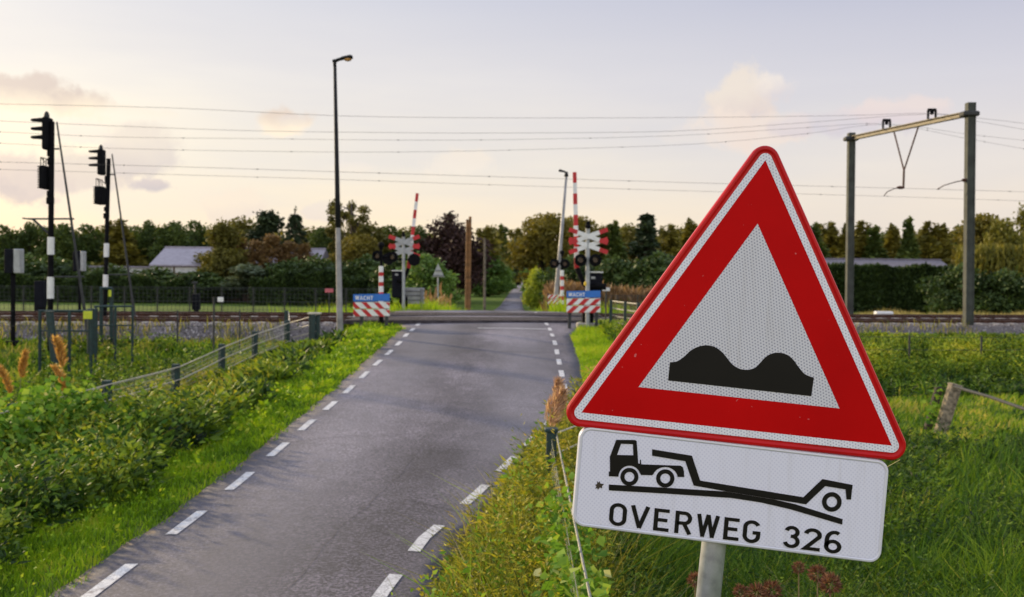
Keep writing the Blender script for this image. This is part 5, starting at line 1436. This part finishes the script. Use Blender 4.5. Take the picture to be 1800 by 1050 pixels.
def make_tree(name, lobes, nleaf, size, leaf, bark, trunk_r, trunk_h, vb=(.2,.75), shell=.55, elong=1., limbs=6, flatdir=None, extra=None, hide=False):
    e = empty(name, (0,0,0)); mb = MB(); mb.tube([(0,0,-.4),(0,0,trunk_h*.5),(.05,0,trunk_h)], [trunk_r, trunk_r*.8, trunk_r*.45], 8)
    for i in range(limbs):
        l = lobes[(i*5) % len(lobes)]; z = trunk_h*(.35+.6*i/max(1,limbs)); m = Vector((l[0]*.5, l[1]*.5, (z+l[2])/2+.1))
        mb.tube([(0,0,z), m, (l[0],l[1],l[2])], [trunk_r*.45, trunk_r*.28, trunk_r*.10], 5)
    mb.build('trunk', bark, e, smooth=True)
    parts = crown_leaves(lobes, nleaf, size, vb, shell, elong, flatdir)
    if extra is not None: parts = merge([parts]+extra)
    V,F,A = parts; np_mesh('crown', V, F, leaf, parent=e, attr=A); return e
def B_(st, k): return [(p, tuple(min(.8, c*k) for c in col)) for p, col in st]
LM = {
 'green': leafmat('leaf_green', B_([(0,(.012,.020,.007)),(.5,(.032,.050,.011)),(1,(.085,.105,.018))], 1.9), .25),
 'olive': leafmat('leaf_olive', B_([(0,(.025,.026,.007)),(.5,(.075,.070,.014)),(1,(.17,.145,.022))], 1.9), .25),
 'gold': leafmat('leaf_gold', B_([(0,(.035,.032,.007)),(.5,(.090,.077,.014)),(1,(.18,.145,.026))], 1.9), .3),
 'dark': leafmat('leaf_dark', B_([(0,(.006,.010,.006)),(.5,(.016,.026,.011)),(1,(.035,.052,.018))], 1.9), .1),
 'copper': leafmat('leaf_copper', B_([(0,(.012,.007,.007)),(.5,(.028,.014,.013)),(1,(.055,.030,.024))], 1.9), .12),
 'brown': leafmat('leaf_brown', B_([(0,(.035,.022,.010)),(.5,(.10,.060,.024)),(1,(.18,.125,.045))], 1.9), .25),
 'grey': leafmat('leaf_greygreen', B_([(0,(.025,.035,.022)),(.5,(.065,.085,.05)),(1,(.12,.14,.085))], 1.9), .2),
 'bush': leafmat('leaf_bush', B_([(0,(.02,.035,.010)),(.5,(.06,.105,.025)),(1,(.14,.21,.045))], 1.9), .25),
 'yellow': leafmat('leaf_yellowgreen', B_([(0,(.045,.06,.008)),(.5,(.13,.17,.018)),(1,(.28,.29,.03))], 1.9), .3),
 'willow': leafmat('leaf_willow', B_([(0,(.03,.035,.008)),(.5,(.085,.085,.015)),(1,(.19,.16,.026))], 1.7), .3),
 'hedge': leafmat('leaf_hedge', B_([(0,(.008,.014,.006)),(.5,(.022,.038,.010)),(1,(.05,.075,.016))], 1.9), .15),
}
PROTO = {}
def proto(key, fn): PROTO[key] = fn
# unit trees, height 10 m, later scaled
for s_ in range(3):
    lb = lobes_round(26, 2.9, .85, 2.6, 8.4, (.26,.46), 20+s_)+[(.3,0,8.9,.9,.9,.6)]
    PROTO['round%d' % s_] = make_tree('deciduous_tree', lb, 6500, .36, LM['green'], M['bark'], .22, 7.5)
for s_ in range(2):
    lb = lobes_round(22, 3.0, .85, 2.8, 8.6, (.28,.48), 40+s_)+[(.3,0,8.9,1.2,1.2,1.1)]
    PROTO['olive%d' % s_] = make_tree('deciduous_tree', lb, 6500, .38, LM['olive'], M['bark'], .22, 7.2)
for s_ in range(3):
    r = random.Random(60+s_); lb = []
    for i in range(16): t = i/15; w = 1.15*math.sin(PI*min(1,.15+.8*t))**.7*(1-.35*t); lb.append((r.uniform(-.35,.35)*w, r.uniform(-.35,.35)*w, 1.5+7.6*t, w*.75, w*.75, .9))
    lb += [(r.uniform(-.5,.5), 0, 9.0, .25,.25,.8), (0,0,9.6,.18,.18,.6)]
    PROTO['poplar%d' % s_] = make_tree('poplar_tree', lb, 5200, .30, LM['olive' if s_ != 0 else 'green'], M['bark'], .18, 8.5, vb=(.3,1.0), elong=1.2)
r = random.Random(81); lb = []
for i in range(34):
    t = i/33; a = r.uniform(0,6.28); q = 1.9*(1-t)**.75*r.uniform(.35,1); lb.append((math.cos(a)*q, math.sin(a)*q, 2.0+7.6*t, .75-.35*t, .75-.35*t, .42-.1*t))
PROTO['pine'] = make_tree('pine_tree', lb, 7000, .30, LM['dark'], M['bark'], .24, 9.2, shell=.7, limbs=14, vb=(.1,.9))
r = random.Random(83); lb = []
for i in range(30): t = i/29; a = r.uniform(0,6.28); q = 2.1*r.uniform(0,.8)*math.sin(PI*(.25+.7*t)); lb.append((math.cos(a)*q, math.sin(a)*q, 2.2+7.2*t, .85, .85, .6))
PROTO['pine_round'] = make_tree('pine_tree', lb, 7500, .28, LM['dark'], M['bark'], .26, 9, shell=.7, limbs=12, vb=(.1,.9))
# open layered conifer
r = random.Random(90); lb = []
for k_ in range(9):
    z = 3.2+k_*.72; R_ = 2.4*(1-k_/10.5)
    for j in range(5):
        a = j*1.2566+k_*.7+r.uniform(-.2,.2)
        for q in (.45,.75,1.0): lb.append((math.cos(a)*R_*q, math.sin(a)*R_*q, z-.5*q*q+.15, .34, .34, .22))
lb.append((0,0,9.7,.15,.15,.5))
PROTO['spruce'] = make_tree('spruce_tree', lb, 4600, .26, LM['dark'], M['bark'], .18, 9.6, shell=.9, limbs=20, vb=(.1,.8))
lb = [(random.Random(i).uniform(-1.5,1.5), random.Random(i+9).uniform(-1.2,1.2), 3+i*.27, .55, .55, .45) for i in range(24)]
PROTO['open'] = make_tree('deciduous_tree', lb, 3300, .27, LM['olive'], M['bark'], .16, 9.2, shell=.9, limbs=20, vb=(.1,.7))
lb = lobes_round(30, 3.6, .85, 2.4, 8.2, (.28,.42), 7)+[(.2,0,8.9,.9,.9,1.0)]
PROTO['copper'] = make_tree('copper_beech', lb, 9000, .36, LM['copper'], M['bark'], .3, 7)
lb = lobes_round(26, 3.9, .8, 3.4, 8.6, (.24,.40), 8)
def curtain(n, rx, z0, z1, seed):
    a = RNG.uniform(0,6.28,n); rr = rx*(.55+.5*RNG.random(n)); zc = z0+(z1-z0)*RNG.random(n)**.7; strand = np.round(a*7)/7
    p = np.stack([np.cos(strand)*rr, np.sin(strand)*rr, zc],1)+RNG.normal(0,.08,(n,3)); D = np.tile(np.array([0,0,-1.0]),(n,1))+RNG.normal(0,.2,(n,3)); D /= np.linalg.norm(D,axis=1,keepdims=True)
    return leaves(p, D, .55*(.6+.7*RNG.random(n)), .17, np.clip(.25+.5*np.abs(np.sin(strand*5))+RNG.normal(0,.12,n),0,1))
PROTO['willow'] = make_tree('willow_tree', lb, 6500, .36, LM['willow'], M['bark'], .35, 6.5, extra=[curtain(6000, 3.9, 1.2, 7.2, 1)], elong=1.3)
PROTO['goldtree'] = make_tree('deciduous_tree', lobes_round(30, 3.6, .8, 2.6, 8.8, (.24,.42), 15), 8500, .36, LM['gold'], M['bark'], .3, 7, vb=(.1,.85))
lb = lobes_round(14, 1.7, 1.2, 3.4, 8.8, (.35,.5), 12)
PROTO['brown'] = make_tree('birch_tree', lb, 4200, .30, LM['brown'], M['bark_pale'], .13, 8, shell=.8, vb=(.15,.9), limbs=9)
lb = lobes_round(16, 2.0, 1.1, 3.0, 8.6, (.35,.5), 13)
PROTO['greywillow'] = make_tree('willow_tree', lb, 5200, .30, LM['grey'], M['bark_pale'], .2, 7, shell=.8)
for s_, lm in (('bush', 'bush'), ('ybush', 'yellow'), ('hbush', 'hedge')):
    lb = lobes_round(26, 4.6, .75, 1.6, 7.4, (.30,.46), 31)+[(0,0,3,3.8,3.8,3)]
    PROTO[s_] = make_tree('shrub', lb, 8000, .52, LM[lm], M['bark'], .2, 5, vb=(.15,.95))
used = set(); 
def tree(key, px, ytop, Y, wpx=None, label='', group='trees beyond the railway', cat='tree'):
    p = PROTO[key]
    e = p if key not in used else copy_tree(p); used.add(key)
    q = P(px, ytop, Y); g = -.6 if Y > 70 else gz(q.x, Y); h = q.z-g
    me = [c for c in e.children if c.name.startswith('crown')][0].data
    if 'ext' not in me:
        co = np.zeros(len(me.vertices)*3, dtype=np.float32); me.vertices.foreach_get('co', co); co = co.reshape(-1,3); me['ext'] = [float(np.percentile(co[:,2],99.7)), float(np.percentile(co[:,0],98)-np.percentile(co[:,0],2))]
    zt, wd = me['ext']; sz = h/zt; sx = (wpx*K(Y)/wd) if wpx else sz
    e.scale = (sx, sx, sz); e.location = (q.x, Y, g); e.rotation_euler = (0,0,random.choice([0, PI, .3, PI+.3, -.3]))
    tag(e, label, cat, group); return e

TREES = [
 # left row
 ('round0', 6, 398, 118, 66, 'dense dark tree cut by the left picture edge'),
 ('round1', 52, 394, 121, 62, 'round dark tree behind the left of the first rail signal'),
 ('round2', 108, 396, 120, 60, 'dark tree between the two rail signals, nearer the first'),
 ('round0', 156, 397, 122, 58, 'dark tree just left of the second rail signal'),
 ('poplar1', 213, 389, 118, 56, 'olive green tree with an upright crown, right of the second rail signal'),
 ('round1', 258, 391, 121, 54, 'dark rounded tree left above the pale barn roof'),
 ('round2', 305, 392, 119, 60, 'dark tree right above the left end of the barn roof'),
 ('round0', 345, 391, 124, 60, 'small dark tree top between two broader crowns over the barn'),
 ('olive0', 386, 391, 103, 66, 'broad olive tree in front of the barn'),
 ('olive1', 423, 386, 122, 66, 'dark green tree left of the tall round pine'),
 ('pine_round', 470, 373, 110, 66, 'tall dark round-topped pine left of the layered spruce'),
 ('spruce', 519, 370, 110, 58, 'dark spruce with open layered branches'),
 ('round2', 562, 402, 122, 46, 'low dark tree between the spruce and the lamp post'),
 ('open', 619, 353, 112, 62, 'tall open-branched tree just right of the lamp post'),
 ('open', 597, 356, 118, 44, 'tall thin tree partly hidden by the lamp post'),
 ('olive1', 650, 396, 116, 74, 'olive tree behind the twin lights of the left striped post'),
 ('round0', 690, 399, 118, 50, 'small dark tree left of the far cross'),
 ('round1', 733, 400, 120, 60, 'dark green tree behind the far raised barrier'),
 ('poplar2', 757, 416, 128, 40, 'low tree left of the dark copper tree'),
 ('copper', 796, 381, 108, 100, 'big dark purple copper beech left of the far road'),
 ('pine', 791, 377, 112, 44, 'pointed dark crown rising behind the copper beech'),
 ('poplar1', 858, 402, 150, 44, 'light olive tree right of the copper beech'),
 ('poplar0', 880, 398, 200, 34, 'olive tree left above the end of the far road'),
 ('poplar1', 912, 404, 420, 40, 'small olive tree above the end of the far road'),
 ('greywillow', 893, 423, 260, 46, 'grey-green willow at the end of the far road'),
 ('greywillow', 930, 428, 300, 44, 'faint grey-green tree farther behind the end of the road'),
 ('goldtree', 952, 378, 112, 96, 'large golden brown tree behind the far lamp post'),
 ('goldtree', 1005, 383, 118, 80, 'olive brown tree behind the right barrier arm'),
 ('olive0', 1055, 400, 120, 60, 'olive tree behind the white cross'),
 ('poplar0', 1083, 392, 118, 38, 'narrow poplar right of the white cross'),
 ('pine', 1138, 379, 102, 92, 'big dark spreading pine left of the triangle sign'),
 ('poplar1', 1180, 398, 116, 42, 'poplar close behind the sloping left edge of the triangle'),
 ('poplar2', 1212, 389, 118, 44, 'narrow poplar touching the triangle edge'),
 ('round2', 1250, 402, 122, 60, 'dark tree mostly hidden behind the triangle'),
 ('round2', 80, 401, 132, 60, 'farther dark tree seen right behind the first rail signal'),
 ('olive1', 180, 402, 134, 60, 'farther olive tree showing between the second signal and its ladder'),
 ('round0', 235, 400, 136, 56, 'farther dark tree in the gap left of the barn'),
 ('olive0', 284, 400, 136, 60, 'farther olive tree behind the left end of the barn'),
 ('round1', 450, 398, 130, 56, 'farther dark tree left of the round pine'),
 ('olive1', 545, 404, 130, 60, 'farther olive tree between spruce and lamp post'),
 ('olive0', 580, 400, 128, 60, 'farther olive tree left of the lamp post'),
 ('round1', 672, 402, 130, 60, 'farther tree behind the striped post lights'),
 ('olive1', 715, 404, 130, 60, 'farther olive tree behind the far cross mast'),
 ('olive0', 868, 400, 175, 50, 'farther olive tree right of the copper beech'),
 ('olive1', 1110, 400, 126, 70, 'olive tree between the cross and the spreading pine'),
 ('olive0', 1195, 402, 128, 70, 'olive tree behind the left slope of the triangle'),
 # right row
 ('olive1', 1450, 412, 128, 60, 'low olive tree behind the left poplars'),
 ('olive0', 1500, 412, 128, 70, 'low olive tree behind the far gantry post'),
 ('round1', 1555, 410, 128, 70, 'low dark tree behind the short poplar'),
 ('olive1', 1616, 409, 128, 70, 'low olive tree behind the tallest poplar'),
 ('olive0', 1672, 408, 128, 70, 'low olive tree left of the near gantry post'),
 ('poplar0', 1436, 396, 116, 44, 'poplar at the right edge of the triangle'),
 ('poplar1', 1462, 394, 118, 44, 'light poplar left of the far gantry post'),
 ('poplar2', 1487, 398, 117, 40, 'poplar directly behind the far gantry post'),
 ('poplar1', 1513, 392, 118, 42, 'poplar just right of the far gantry post'),
 ('poplar0', 1540, 401, 116, 44, 'dark poplar above the left half of the long roof'),
 ('poplar2', 1568, 398, 119, 42, 'short poplar left of the tallest poplar'),
 ('poplar0', 1600, 386, 114, 36, 'tallest pointed poplar of the right row'),
 ('poplar1', 1630, 393, 117, 42, 'olive poplar right of the tallest poplar'),
 ('poplar2', 1658, 398, 118, 44, 'poplar above the right end of the long roof'),
 ('poplar0', 1683, 400, 120, 34, 'poplar left of the near gantry post'),
 ('goldtree', 1738, 380, 92, 92, 'golden tree right of the near gantry post'),
 ('willow', 1800, 368, 84, 110, 'taller olive willow at the right picture edge'),
 ('willow', 1752, 392, 72, 110, 'drooping golden willow with hanging branches at right'),
]
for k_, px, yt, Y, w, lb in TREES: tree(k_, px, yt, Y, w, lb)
# mid-height trees and shrubs in front
for k_, px, yt, Y, w, lb in [
 ('olive1', 400, 428, 108, 70, 'yellow-brown bushy tree covering the barn roof middle'),
 ('brown', 424, 421, 106, 38, 'reddish brown thin tree, left one of the thin row'),
 ('brown', 448, 424, 105, 34, 'reddish thin tree with a pale trunk before the barn'),
 ('brown', 478, 414, 105, 44, 'taller brown-green thin tree before the barn'),
 ('brown', 510, 426, 106, 40, 'brown thin tree, right one of the thin row'),
 ('brown', 535, 430, 107, 34, 'low brown tree left of the visible barn end'),
 ('goldtree', 625, 414, 108, 70, 'yellowish bushy tree right of the lamp post'),
]: tree(k_, px, yt, Y, w, lb, 'thin autumn trees before the barn')
for k_, px, yt, Y, w, lb in [
 ('hbush', 20, 452, 104, 120, 'wide dark shrub at the left picture edge'),
 ('hbush', 105, 456, 103, 110, 'dark shrub between the two rail signals'),
 ('hbush', 190, 470, 102, 110, 'dark shrub behind the second rail signal'),
 ('hbush', 270, 474, 102, 110, 'low dark shrub below the left end of the barn'),
 ('hbush', 350, 478, 101, 110, 'low dark shrub below the middle of the barn'),
 ('greywillow', 440, 466, 99, 70, 'grey-green shrub below the thin brown trees'),
 ('hbush', 505, 460, 100, 90, 'dark green shrub left of the barn gable'),
 ('hbush', 565, 456, 98, 100, 'dark green shrub behind the lamp post'),
 ('hbush', 640, 455, 98, 100, 'dark green shrub behind the striped post'),
 ('bush', 748, 450, 84, 90, 'mid green round shrub behind the triangular sign back'),
 ('hbush', 700, 452, 92, 80, 'dark shrub behind the machine box across the rails'),
 ('bush', 856, 447, 150, 74, 'round grey-green bush left of the far road'),
 ('bush', 884, 472, 190, 30, 'smaller bush at the left side of the far road'),
 ('bush', 954, 454, 130, 58, 'round green bush right of the far road'),
 ('ybush', 946, 474, 90, 42, 'yellow-green bush beside the far road on the right'),
 ('hbush', 1010, 455, 84, 90, 'dark shrub behind the right barrier machine'),
 ('hbush', 1078, 455, 80, 90, 'dark shrub right of the white cross'),
 ('hbush', 1150, 452, 78, 110, 'dark shrub under the spreading pine'),
 ('hbush', 1230, 456, 80, 110, 'dark shrub hidden behind the left half of the triangle'),
 ('hbush', 1690, 470, 66, 90, 'dark shrub between the trimmed hedge and the willow'),
 ('hbush', 1765, 478, 64, 90, 'dark shrub below the willow at the right edge'),
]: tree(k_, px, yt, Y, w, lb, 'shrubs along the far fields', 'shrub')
for k_, p in PROTO.items():
    if k_ not in used: print('unused proto', k_)
# trimmed hedges
def hedge(label, x0, x1, ytop, Y, dep, mat, n, rag=.28):
    a, b = P(x0, ytop, Y), P(x1, ytop, Y); z0 = -.6; h = (a.z+b.z)/2-z0
    p = np.stack([RNG.uniform(a.x,b.x,n), Y+RNG.uniform(0,dep,n), z0+h*RNG.random(n)**.8],1)
    face = RNG.random(n); p[face < .55,1] = Y+.25*RNG.random((face<.55).sum()); p[face > .78,2] = z0+h*(1-.06*RNG.random((face>.78).sum()))
    p[:,2] += (.10*np.sin(p[:,0]*1.7)+rag*(np.sin(p[:,0]*.63+1)+.7*np.sin(p[:,0]*1.37)))*(p[:,2]-z0)/h+.05*RNG.normal(size=n)*(p[:,2]-z0)/h
    D = RNG.normal(size=(n,3)); D[:,1] -= .6; D /= np.linalg.norm(D,axis=1,keepdims=True)
    V,F,A = leaves(p, D, .28+.2*RNG.random(n), .2, np.clip(.25+.45*np.abs(np.sin(p[:,0]*.9)+.3*np.sin(p[:,0]*2.7))*.7+RNG.normal(0,.18,n),0,1))
    o = tag(np_mesh('hedge', V-np.array([(a.x+b.x)/2,Y,z0]), F, mat, attr=A, loc=((a.x+b.x)/2,Y,z0)), label, 'hedge')
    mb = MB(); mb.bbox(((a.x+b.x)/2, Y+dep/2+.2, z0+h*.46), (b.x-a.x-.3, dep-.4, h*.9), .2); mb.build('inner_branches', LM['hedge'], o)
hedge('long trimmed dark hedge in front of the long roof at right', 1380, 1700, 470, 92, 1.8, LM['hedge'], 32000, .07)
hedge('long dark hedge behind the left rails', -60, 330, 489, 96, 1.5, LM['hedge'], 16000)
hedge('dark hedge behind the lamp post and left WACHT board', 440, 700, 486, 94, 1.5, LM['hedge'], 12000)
# far wood as one mass
n = 44000; X = RNG.uniform(-130, 130, n); k_ = ~((X/190 > -.012) & (X/190 < .025)); X = X[k_]; n = len(X)
Y = RNG.uniform(160, 200, n); top = np.where(X > 18, 10.8, 8.8)+1.6*hashn(X, X*.3, .21)+.9*hashn(X, X*.2, .9); Z = -.6+top*RNG.random(n)**.6
D = RNG.normal(size=(n,3)); D /= np.linalg.norm(D,axis=1,keepdims=True)
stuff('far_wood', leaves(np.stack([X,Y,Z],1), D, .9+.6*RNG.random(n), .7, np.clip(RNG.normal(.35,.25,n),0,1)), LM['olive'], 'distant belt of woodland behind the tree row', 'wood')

# ------------------------------------------------------------------ barns
def barn(label, Y, x0, x1, xr0, xr1, yr, ye, dep, roofmat, wallmat, win=6):
    a, b = P(x0, ye, Y), P(x1, ye, Y); ra, rb = P(xr0, yr, Y+dep/2), P(xr1, yr, Y+dep/2); zb = -.7
    e = empty('barn', ((a.x+b.x)/2, Y, zb), label=label, cat='barn')
    za = (a.z+b.z)/2; zr_ = (ra.z+rb.z)/2
    mb = MB(); mb.add([(a.x+.3,Y+.3,zb),(b.x-.3,Y+.3,zb),(b.x-.3,Y+dep-.3,zb),(a.x+.3,Y+dep-.3,zb),(a.x+.3,Y+.3,za),(b.x-.3,Y+.3,za),(b.x-.3,Y+dep-.3,za),(a.x+.3,Y+dep-.3,za)],
        [(0,1,5,4),(1,2,6,5),(2,3,7,6),(3,0,4,7)]); mb.build('wall', wallmat, e)
    mb = MB(); vs = [(a.x,Y,za),(b.x,Y,za),(rb.x,Y+dep/2,zr_),(ra.x,Y+dep/2,zr_),(a.x,Y+dep,za),(b.x,Y+dep,za)]
    vs += [(v[0],v[1],v[2]-.15) for v in vs]
    mb.add(vs, [(0,1,2,3),(3,2,5,4),(1,5,2),(0,3,4),(6,7,8,9),(9,8,11,10),(0,1,7,6),(4,5,11,10)]); rf = mb.build('roof', roofmat, e)
    mb = MB(); mb.tube([(ra.x,Y+dep/2,zr_+.03),(rb.x,Y+dep/2,zr_+.03)], .12, 6); mb.build('ridge', roofmat, rf)
    for i in range(win):
        x = a.x+(b.x-a.x)*(i+.5)/win; mb = MB(); mb.bbox((x, Y+.26, za-.55), (2.4,.08,.6), .02); mb.build('window', M['wall_pale'], e)
barn('long pale lilac roofed barn behind the left trees', 106, 262, 560, 290, 573, 437, 467, 10, M['roof_lilac'], M['wall_brick'], 7)
barn('low long grey roofed shed behind the trimmed hedge at right', 103, 1436, 1676, 1448, 1654, 457, 472, 8, M['roof_grey'], M['wall_brick'], 6)
# pale greenhouse strip low at left
a, b = P(150, 470, 108), P(330, 470, 108); e = empty('greenhouse', ((a.x+b.x)/2, 108, -.6), label='low white-walled greenhouse glimpsed between the left shrubs', cat='greenhouse')
mb = MB(); mb.bbox(((a.x+b.x)/2, 110, (a.z-.6)/2), (b.x-a.x, 3, a.z+.6), .05); mb.build('wall', M['wall_pale'], e)
mb = MB(); mb.bbox(((a.x+b.x)/2, 110, a.z+.08), (b.x-a.x+.4, 3.4, .14), .04); mb.build('roof', M['roof_lilac'], e)
# ------------------------------------------------------------------ world, sun, camera
sc = bpy.context.scene
w = bpy.data.worlds.new('World'); sc.world = w; w.use_nodes = True; nt = w.node_tree; bg = nt.nodes['Background']
SUN_AZ = math.radians(-47); SUN_EL = math.radians(15)       # azimuth measured from +Y towards +X
sky = nt.nodes.new('ShaderNodeTexSky'); sky.sky_type = 'NISHITA'; sky.sun_disc = False; sky.sun_elevation = SUN_EL; sky.sun_rotation = SUN_AZ
tc = nt.nodes.new('ShaderNodeTexCoord'); gen = tc.outputs['Generated']
sx = nt.nodes.new('ShaderNodeSeparateXYZ'); lk(nt, gen, sx.inputs[0])
# thin high veil of cloud: colour by height, warmer towards the sun
veilL = ramp(nt, math_(nt, 'MULTIPLY', sx.outputs['Z'], 2.2, clamp=True), [(0,(.99,.74,.42)),(.10,(.98,.78,.50)),(.24,(.95,.83,.62)),(.42,(.88,.81,.71)),(.60,(.70,.69,.72)),(1,(.50,.56,.68))])
veilR = ramp(nt, math_(nt, 'MULTIPLY', sx.outputs['Z'], 2.2, clamp=True), [(0,(.92,.74,.54)),(.10,(.87,.73,.58)),(.24,(.76,.69,.65)),(.42,(.62,.60,.66)),(.58,(.46,.47,.59)),(1,(.44,.50,.64))])
dt = nt.nodes.new('ShaderNodeVectorMath'); dt.operation = 'DOT_PRODUCT'; lk(nt, gen, dt.inputs[0]); dt.inputs[1].default_value = (math.sin(math.radians(60)), math.cos(math.radians(60)), 0)
side = math_(nt, 'MULTIPLY_ADD', dt.outputs['Value'], 1.15, -.02, clamp=True)
side = nt_s = ramp(nt, side, [(0,(0,0,0)),(1,(1,1,1))])
veil = mixc(nt, side, veilL, veilR)
# soft streaks
mp = nt.nodes.new('ShaderNodeMapping'); mp.inputs['Scale'].default_value = (1.2, 1.2, 7); mp.inputs['Rotation'].default_value = (0, .1, 0); lk(nt, gen, mp.inputs['Vector'])
st = noise(nt, 1.8, 5, mp.outputs['Vector'], .5)
veil = mixc(nt, ramp(nt, st.outputs['Fac'], [(.40,(0,0,0)),(.66,(.45,.45,.45))]), veil, (.58,.57,.64))
# cumulus puffs: each a noisy blob around its own direction
nz = noise(nt, 16, 6, gen, .6); nz2 = noise(nt, 7, 4, gen, .55)
def puff(col, px, py, wpx, hpx, c_top, c_low, dens, soft=.5):
    d = ray(px, py).normalized()
    sb = nt.nodes.new('ShaderNodeVectorMath'); sb.operation = 'SUBTRACT'; lk(nt, gen, sb.inputs[0]); sb.inputs[1].default_value = d
    ml = nt.nodes.new('ShaderNodeVectorMath'); ml.operation = 'MULTIPLY'; lk(nt, sb.outputs[0], ml.inputs[0]); ml.inputs[1].default_value = (FPX/wpx*.95, FPX/wpx*.95, FPX/hpx*.95)
    ln = nt.nodes.new('ShaderNodeVectorMath'); ln.operation = 'LENGTH'; lk(nt, ml.outputs[0], ln.inputs[0])
    f = math_(nt, 'SUBTRACT', 1.0, ln.outputs['Value'])
    f = math_(nt, 'ADD', f, math_(nt, 'MULTIPLY_ADD', nz.outputs['Fac'], 3.4, -1.7))
    f = math_(nt, 'ADD', f, math_(nt, 'MULTIPLY_ADD', nz2.outputs['Fac'], 1.6, -.8))
    mr = nt.nodes.new('ShaderNodeMapRange'); mr.interpolation_type = 'SMOOTHSTEP'; lk(nt, f, mr.inputs[0]); mr.inputs[1].default_value = .0; mr.inputs[2].default_value = soft*1.1; mr.inputs[4].default_value = dens
    sp = nt.nodes.new('ShaderNodeSeparateXYZ'); lk(nt, ml.outputs[0], sp.inputs[0])
    hz = math_(nt, 'ADD', math_(nt, 'MULTIPLY_ADD', sp.outputs['Z'], .5, .5), math_(nt, 'MULTIPLY_ADD', nz.outputs['Fac'], 1.2, -.6), clamp=True)
    cc = ramp(nt, hz, [(.25, c_low), (.75, c_top)])
    return mixc(nt, mr.outputs[0], col, cc)
W1, G1 = (.84,.72,.60), (.66,.56,.52)
col = veil
for args in ((60,168,110,34,(.62,.50,.44),(.93,.78,.58),.85), (150,180,60,30,(.60,.49,.44),(.92,.76,.56),.8), (225,195,90,16,(.85,.72,.58),(.9,.8,.66),.5),
             (30,308,90,44,(.74,.60,.52),(.50,.43,.46),.95), (120,300,110,50,(.66,.56,.50),(.60,.51,.50),.75), (255,262,75,45,(.74,.64,.56),(.58,.51,.51),.8), (140,235,50,26,(.82,.72,.64),(.74,.66,.62),.5), (268,326,40,12,(.56,.48,.50),(.48,.43,.48),.9),
             (505,216,56,24,(.72,.57,.46),(.96,.80,.60),.85), (520,212,26,12,(.70,.62,.60),(.8,.7,.6),.5), (620,293,48,14,(.78,.70,.66),(.86,.75,.64),.5), (815,283,60,26,(.90,.76,.62),(.90,.78,.66),.45),
             (430,365,60,28,(.84,.70,.58),(.68,.58,.56),.6), (560,375,70,18,(.70,.62,.62),(.66,.58,.60),.5),
             (1320,180,62,56,W1,(.74,.60,.54),.8), (1365,155,42,34,(.86,.76,.68),(.70,.62,.62),.75), (1335,225,120,32,(.86,.72,.62),(.86,.70,.60),.65), (1460,215,110,26,(.70,.62,.64),(.58,.52,.60),.55), (1570,196,80,20,(.84,.68,.62),(.72,.60,.62),.6), (1200,240,90,20,(.80,.70,.64),(.82,.72,.64),.35)):
    col = puff(col, *args)
# added fill: unseen sky overhead and behind the viewer brightened to lift the foreground
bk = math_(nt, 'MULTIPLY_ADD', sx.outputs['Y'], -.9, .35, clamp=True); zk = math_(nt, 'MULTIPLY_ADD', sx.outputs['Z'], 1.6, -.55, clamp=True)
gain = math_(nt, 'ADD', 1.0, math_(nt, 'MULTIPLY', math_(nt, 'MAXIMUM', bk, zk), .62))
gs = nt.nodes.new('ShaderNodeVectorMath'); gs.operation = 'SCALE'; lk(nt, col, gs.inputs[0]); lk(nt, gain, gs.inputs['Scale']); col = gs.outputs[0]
# the sky model below the veil
sk = nt.nodes.new('ShaderNodeVectorMath'); sk.operation = 'SCALE'; sk.inputs['Scale'].default_value = .15; lk(nt, sky.outputs[0], sk.inputs[0])
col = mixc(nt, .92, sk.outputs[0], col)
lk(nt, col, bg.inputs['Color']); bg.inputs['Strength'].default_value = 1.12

sd = bpy.data.lights.new('sun', 'SUN'); sd.energy = 5.0; sd.angle = math.radians(1.5); sd.color = (1.0, .78, .46)
so = bpy.data.objects.new('sun', sd); C.objects.link(so)
dv = Vector((math.sin(SUN_AZ)*math.cos(SUN_EL), math.cos(SUN_AZ)*math.cos(SUN_EL), math.sin(SUN_EL)))
so.rotation_euler = dv.to_track_quat('Z', 'Y').to_euler(); so.location = dv*50

cd = bpy.data.cameras.new('camera'); cam = bpy.data.objects.new('camera', cd); C.objects.link(cam); sc.camera = cam
cd.sensor_width = 36; cd.lens = FPX/1800*36; cd.clip_start = .05; cd.clip_end = 6000
U = Vector((0, math.sin(PITCH), math.cos(PITCH))); Fw = Vector((0, math.cos(PITCH), -math.sin(PITCH))); Xx = Vector((1,0,0))
r_ = Xx*math.cos(ROLL)+U*math.sin(ROLL); u_ = Xx*-math.sin(ROLL)+U*math.cos(ROLL)
R_ = Matrix((r_, u_, -Fw)).transposed().to_4x4(); R_.translation = Vector((0,0,CAMZ)); cam.matrix_world = R_
cd.dof.use_dof = True; cd.dof.focus_distance = 2.8; cd.dof.aperture_fstop = 5.6; cd.dof.aperture_blades = 9

sc.view_settings.view_transform = 'Standard'; sc.view_settings.look = 'None'; sc.view_settings.exposure = 0; sc.view_settings.gamma = 1
print('objects', len(bpy.data.objects), 'faces', sum(len(m.polygons) for m in bpy.data.meshes))
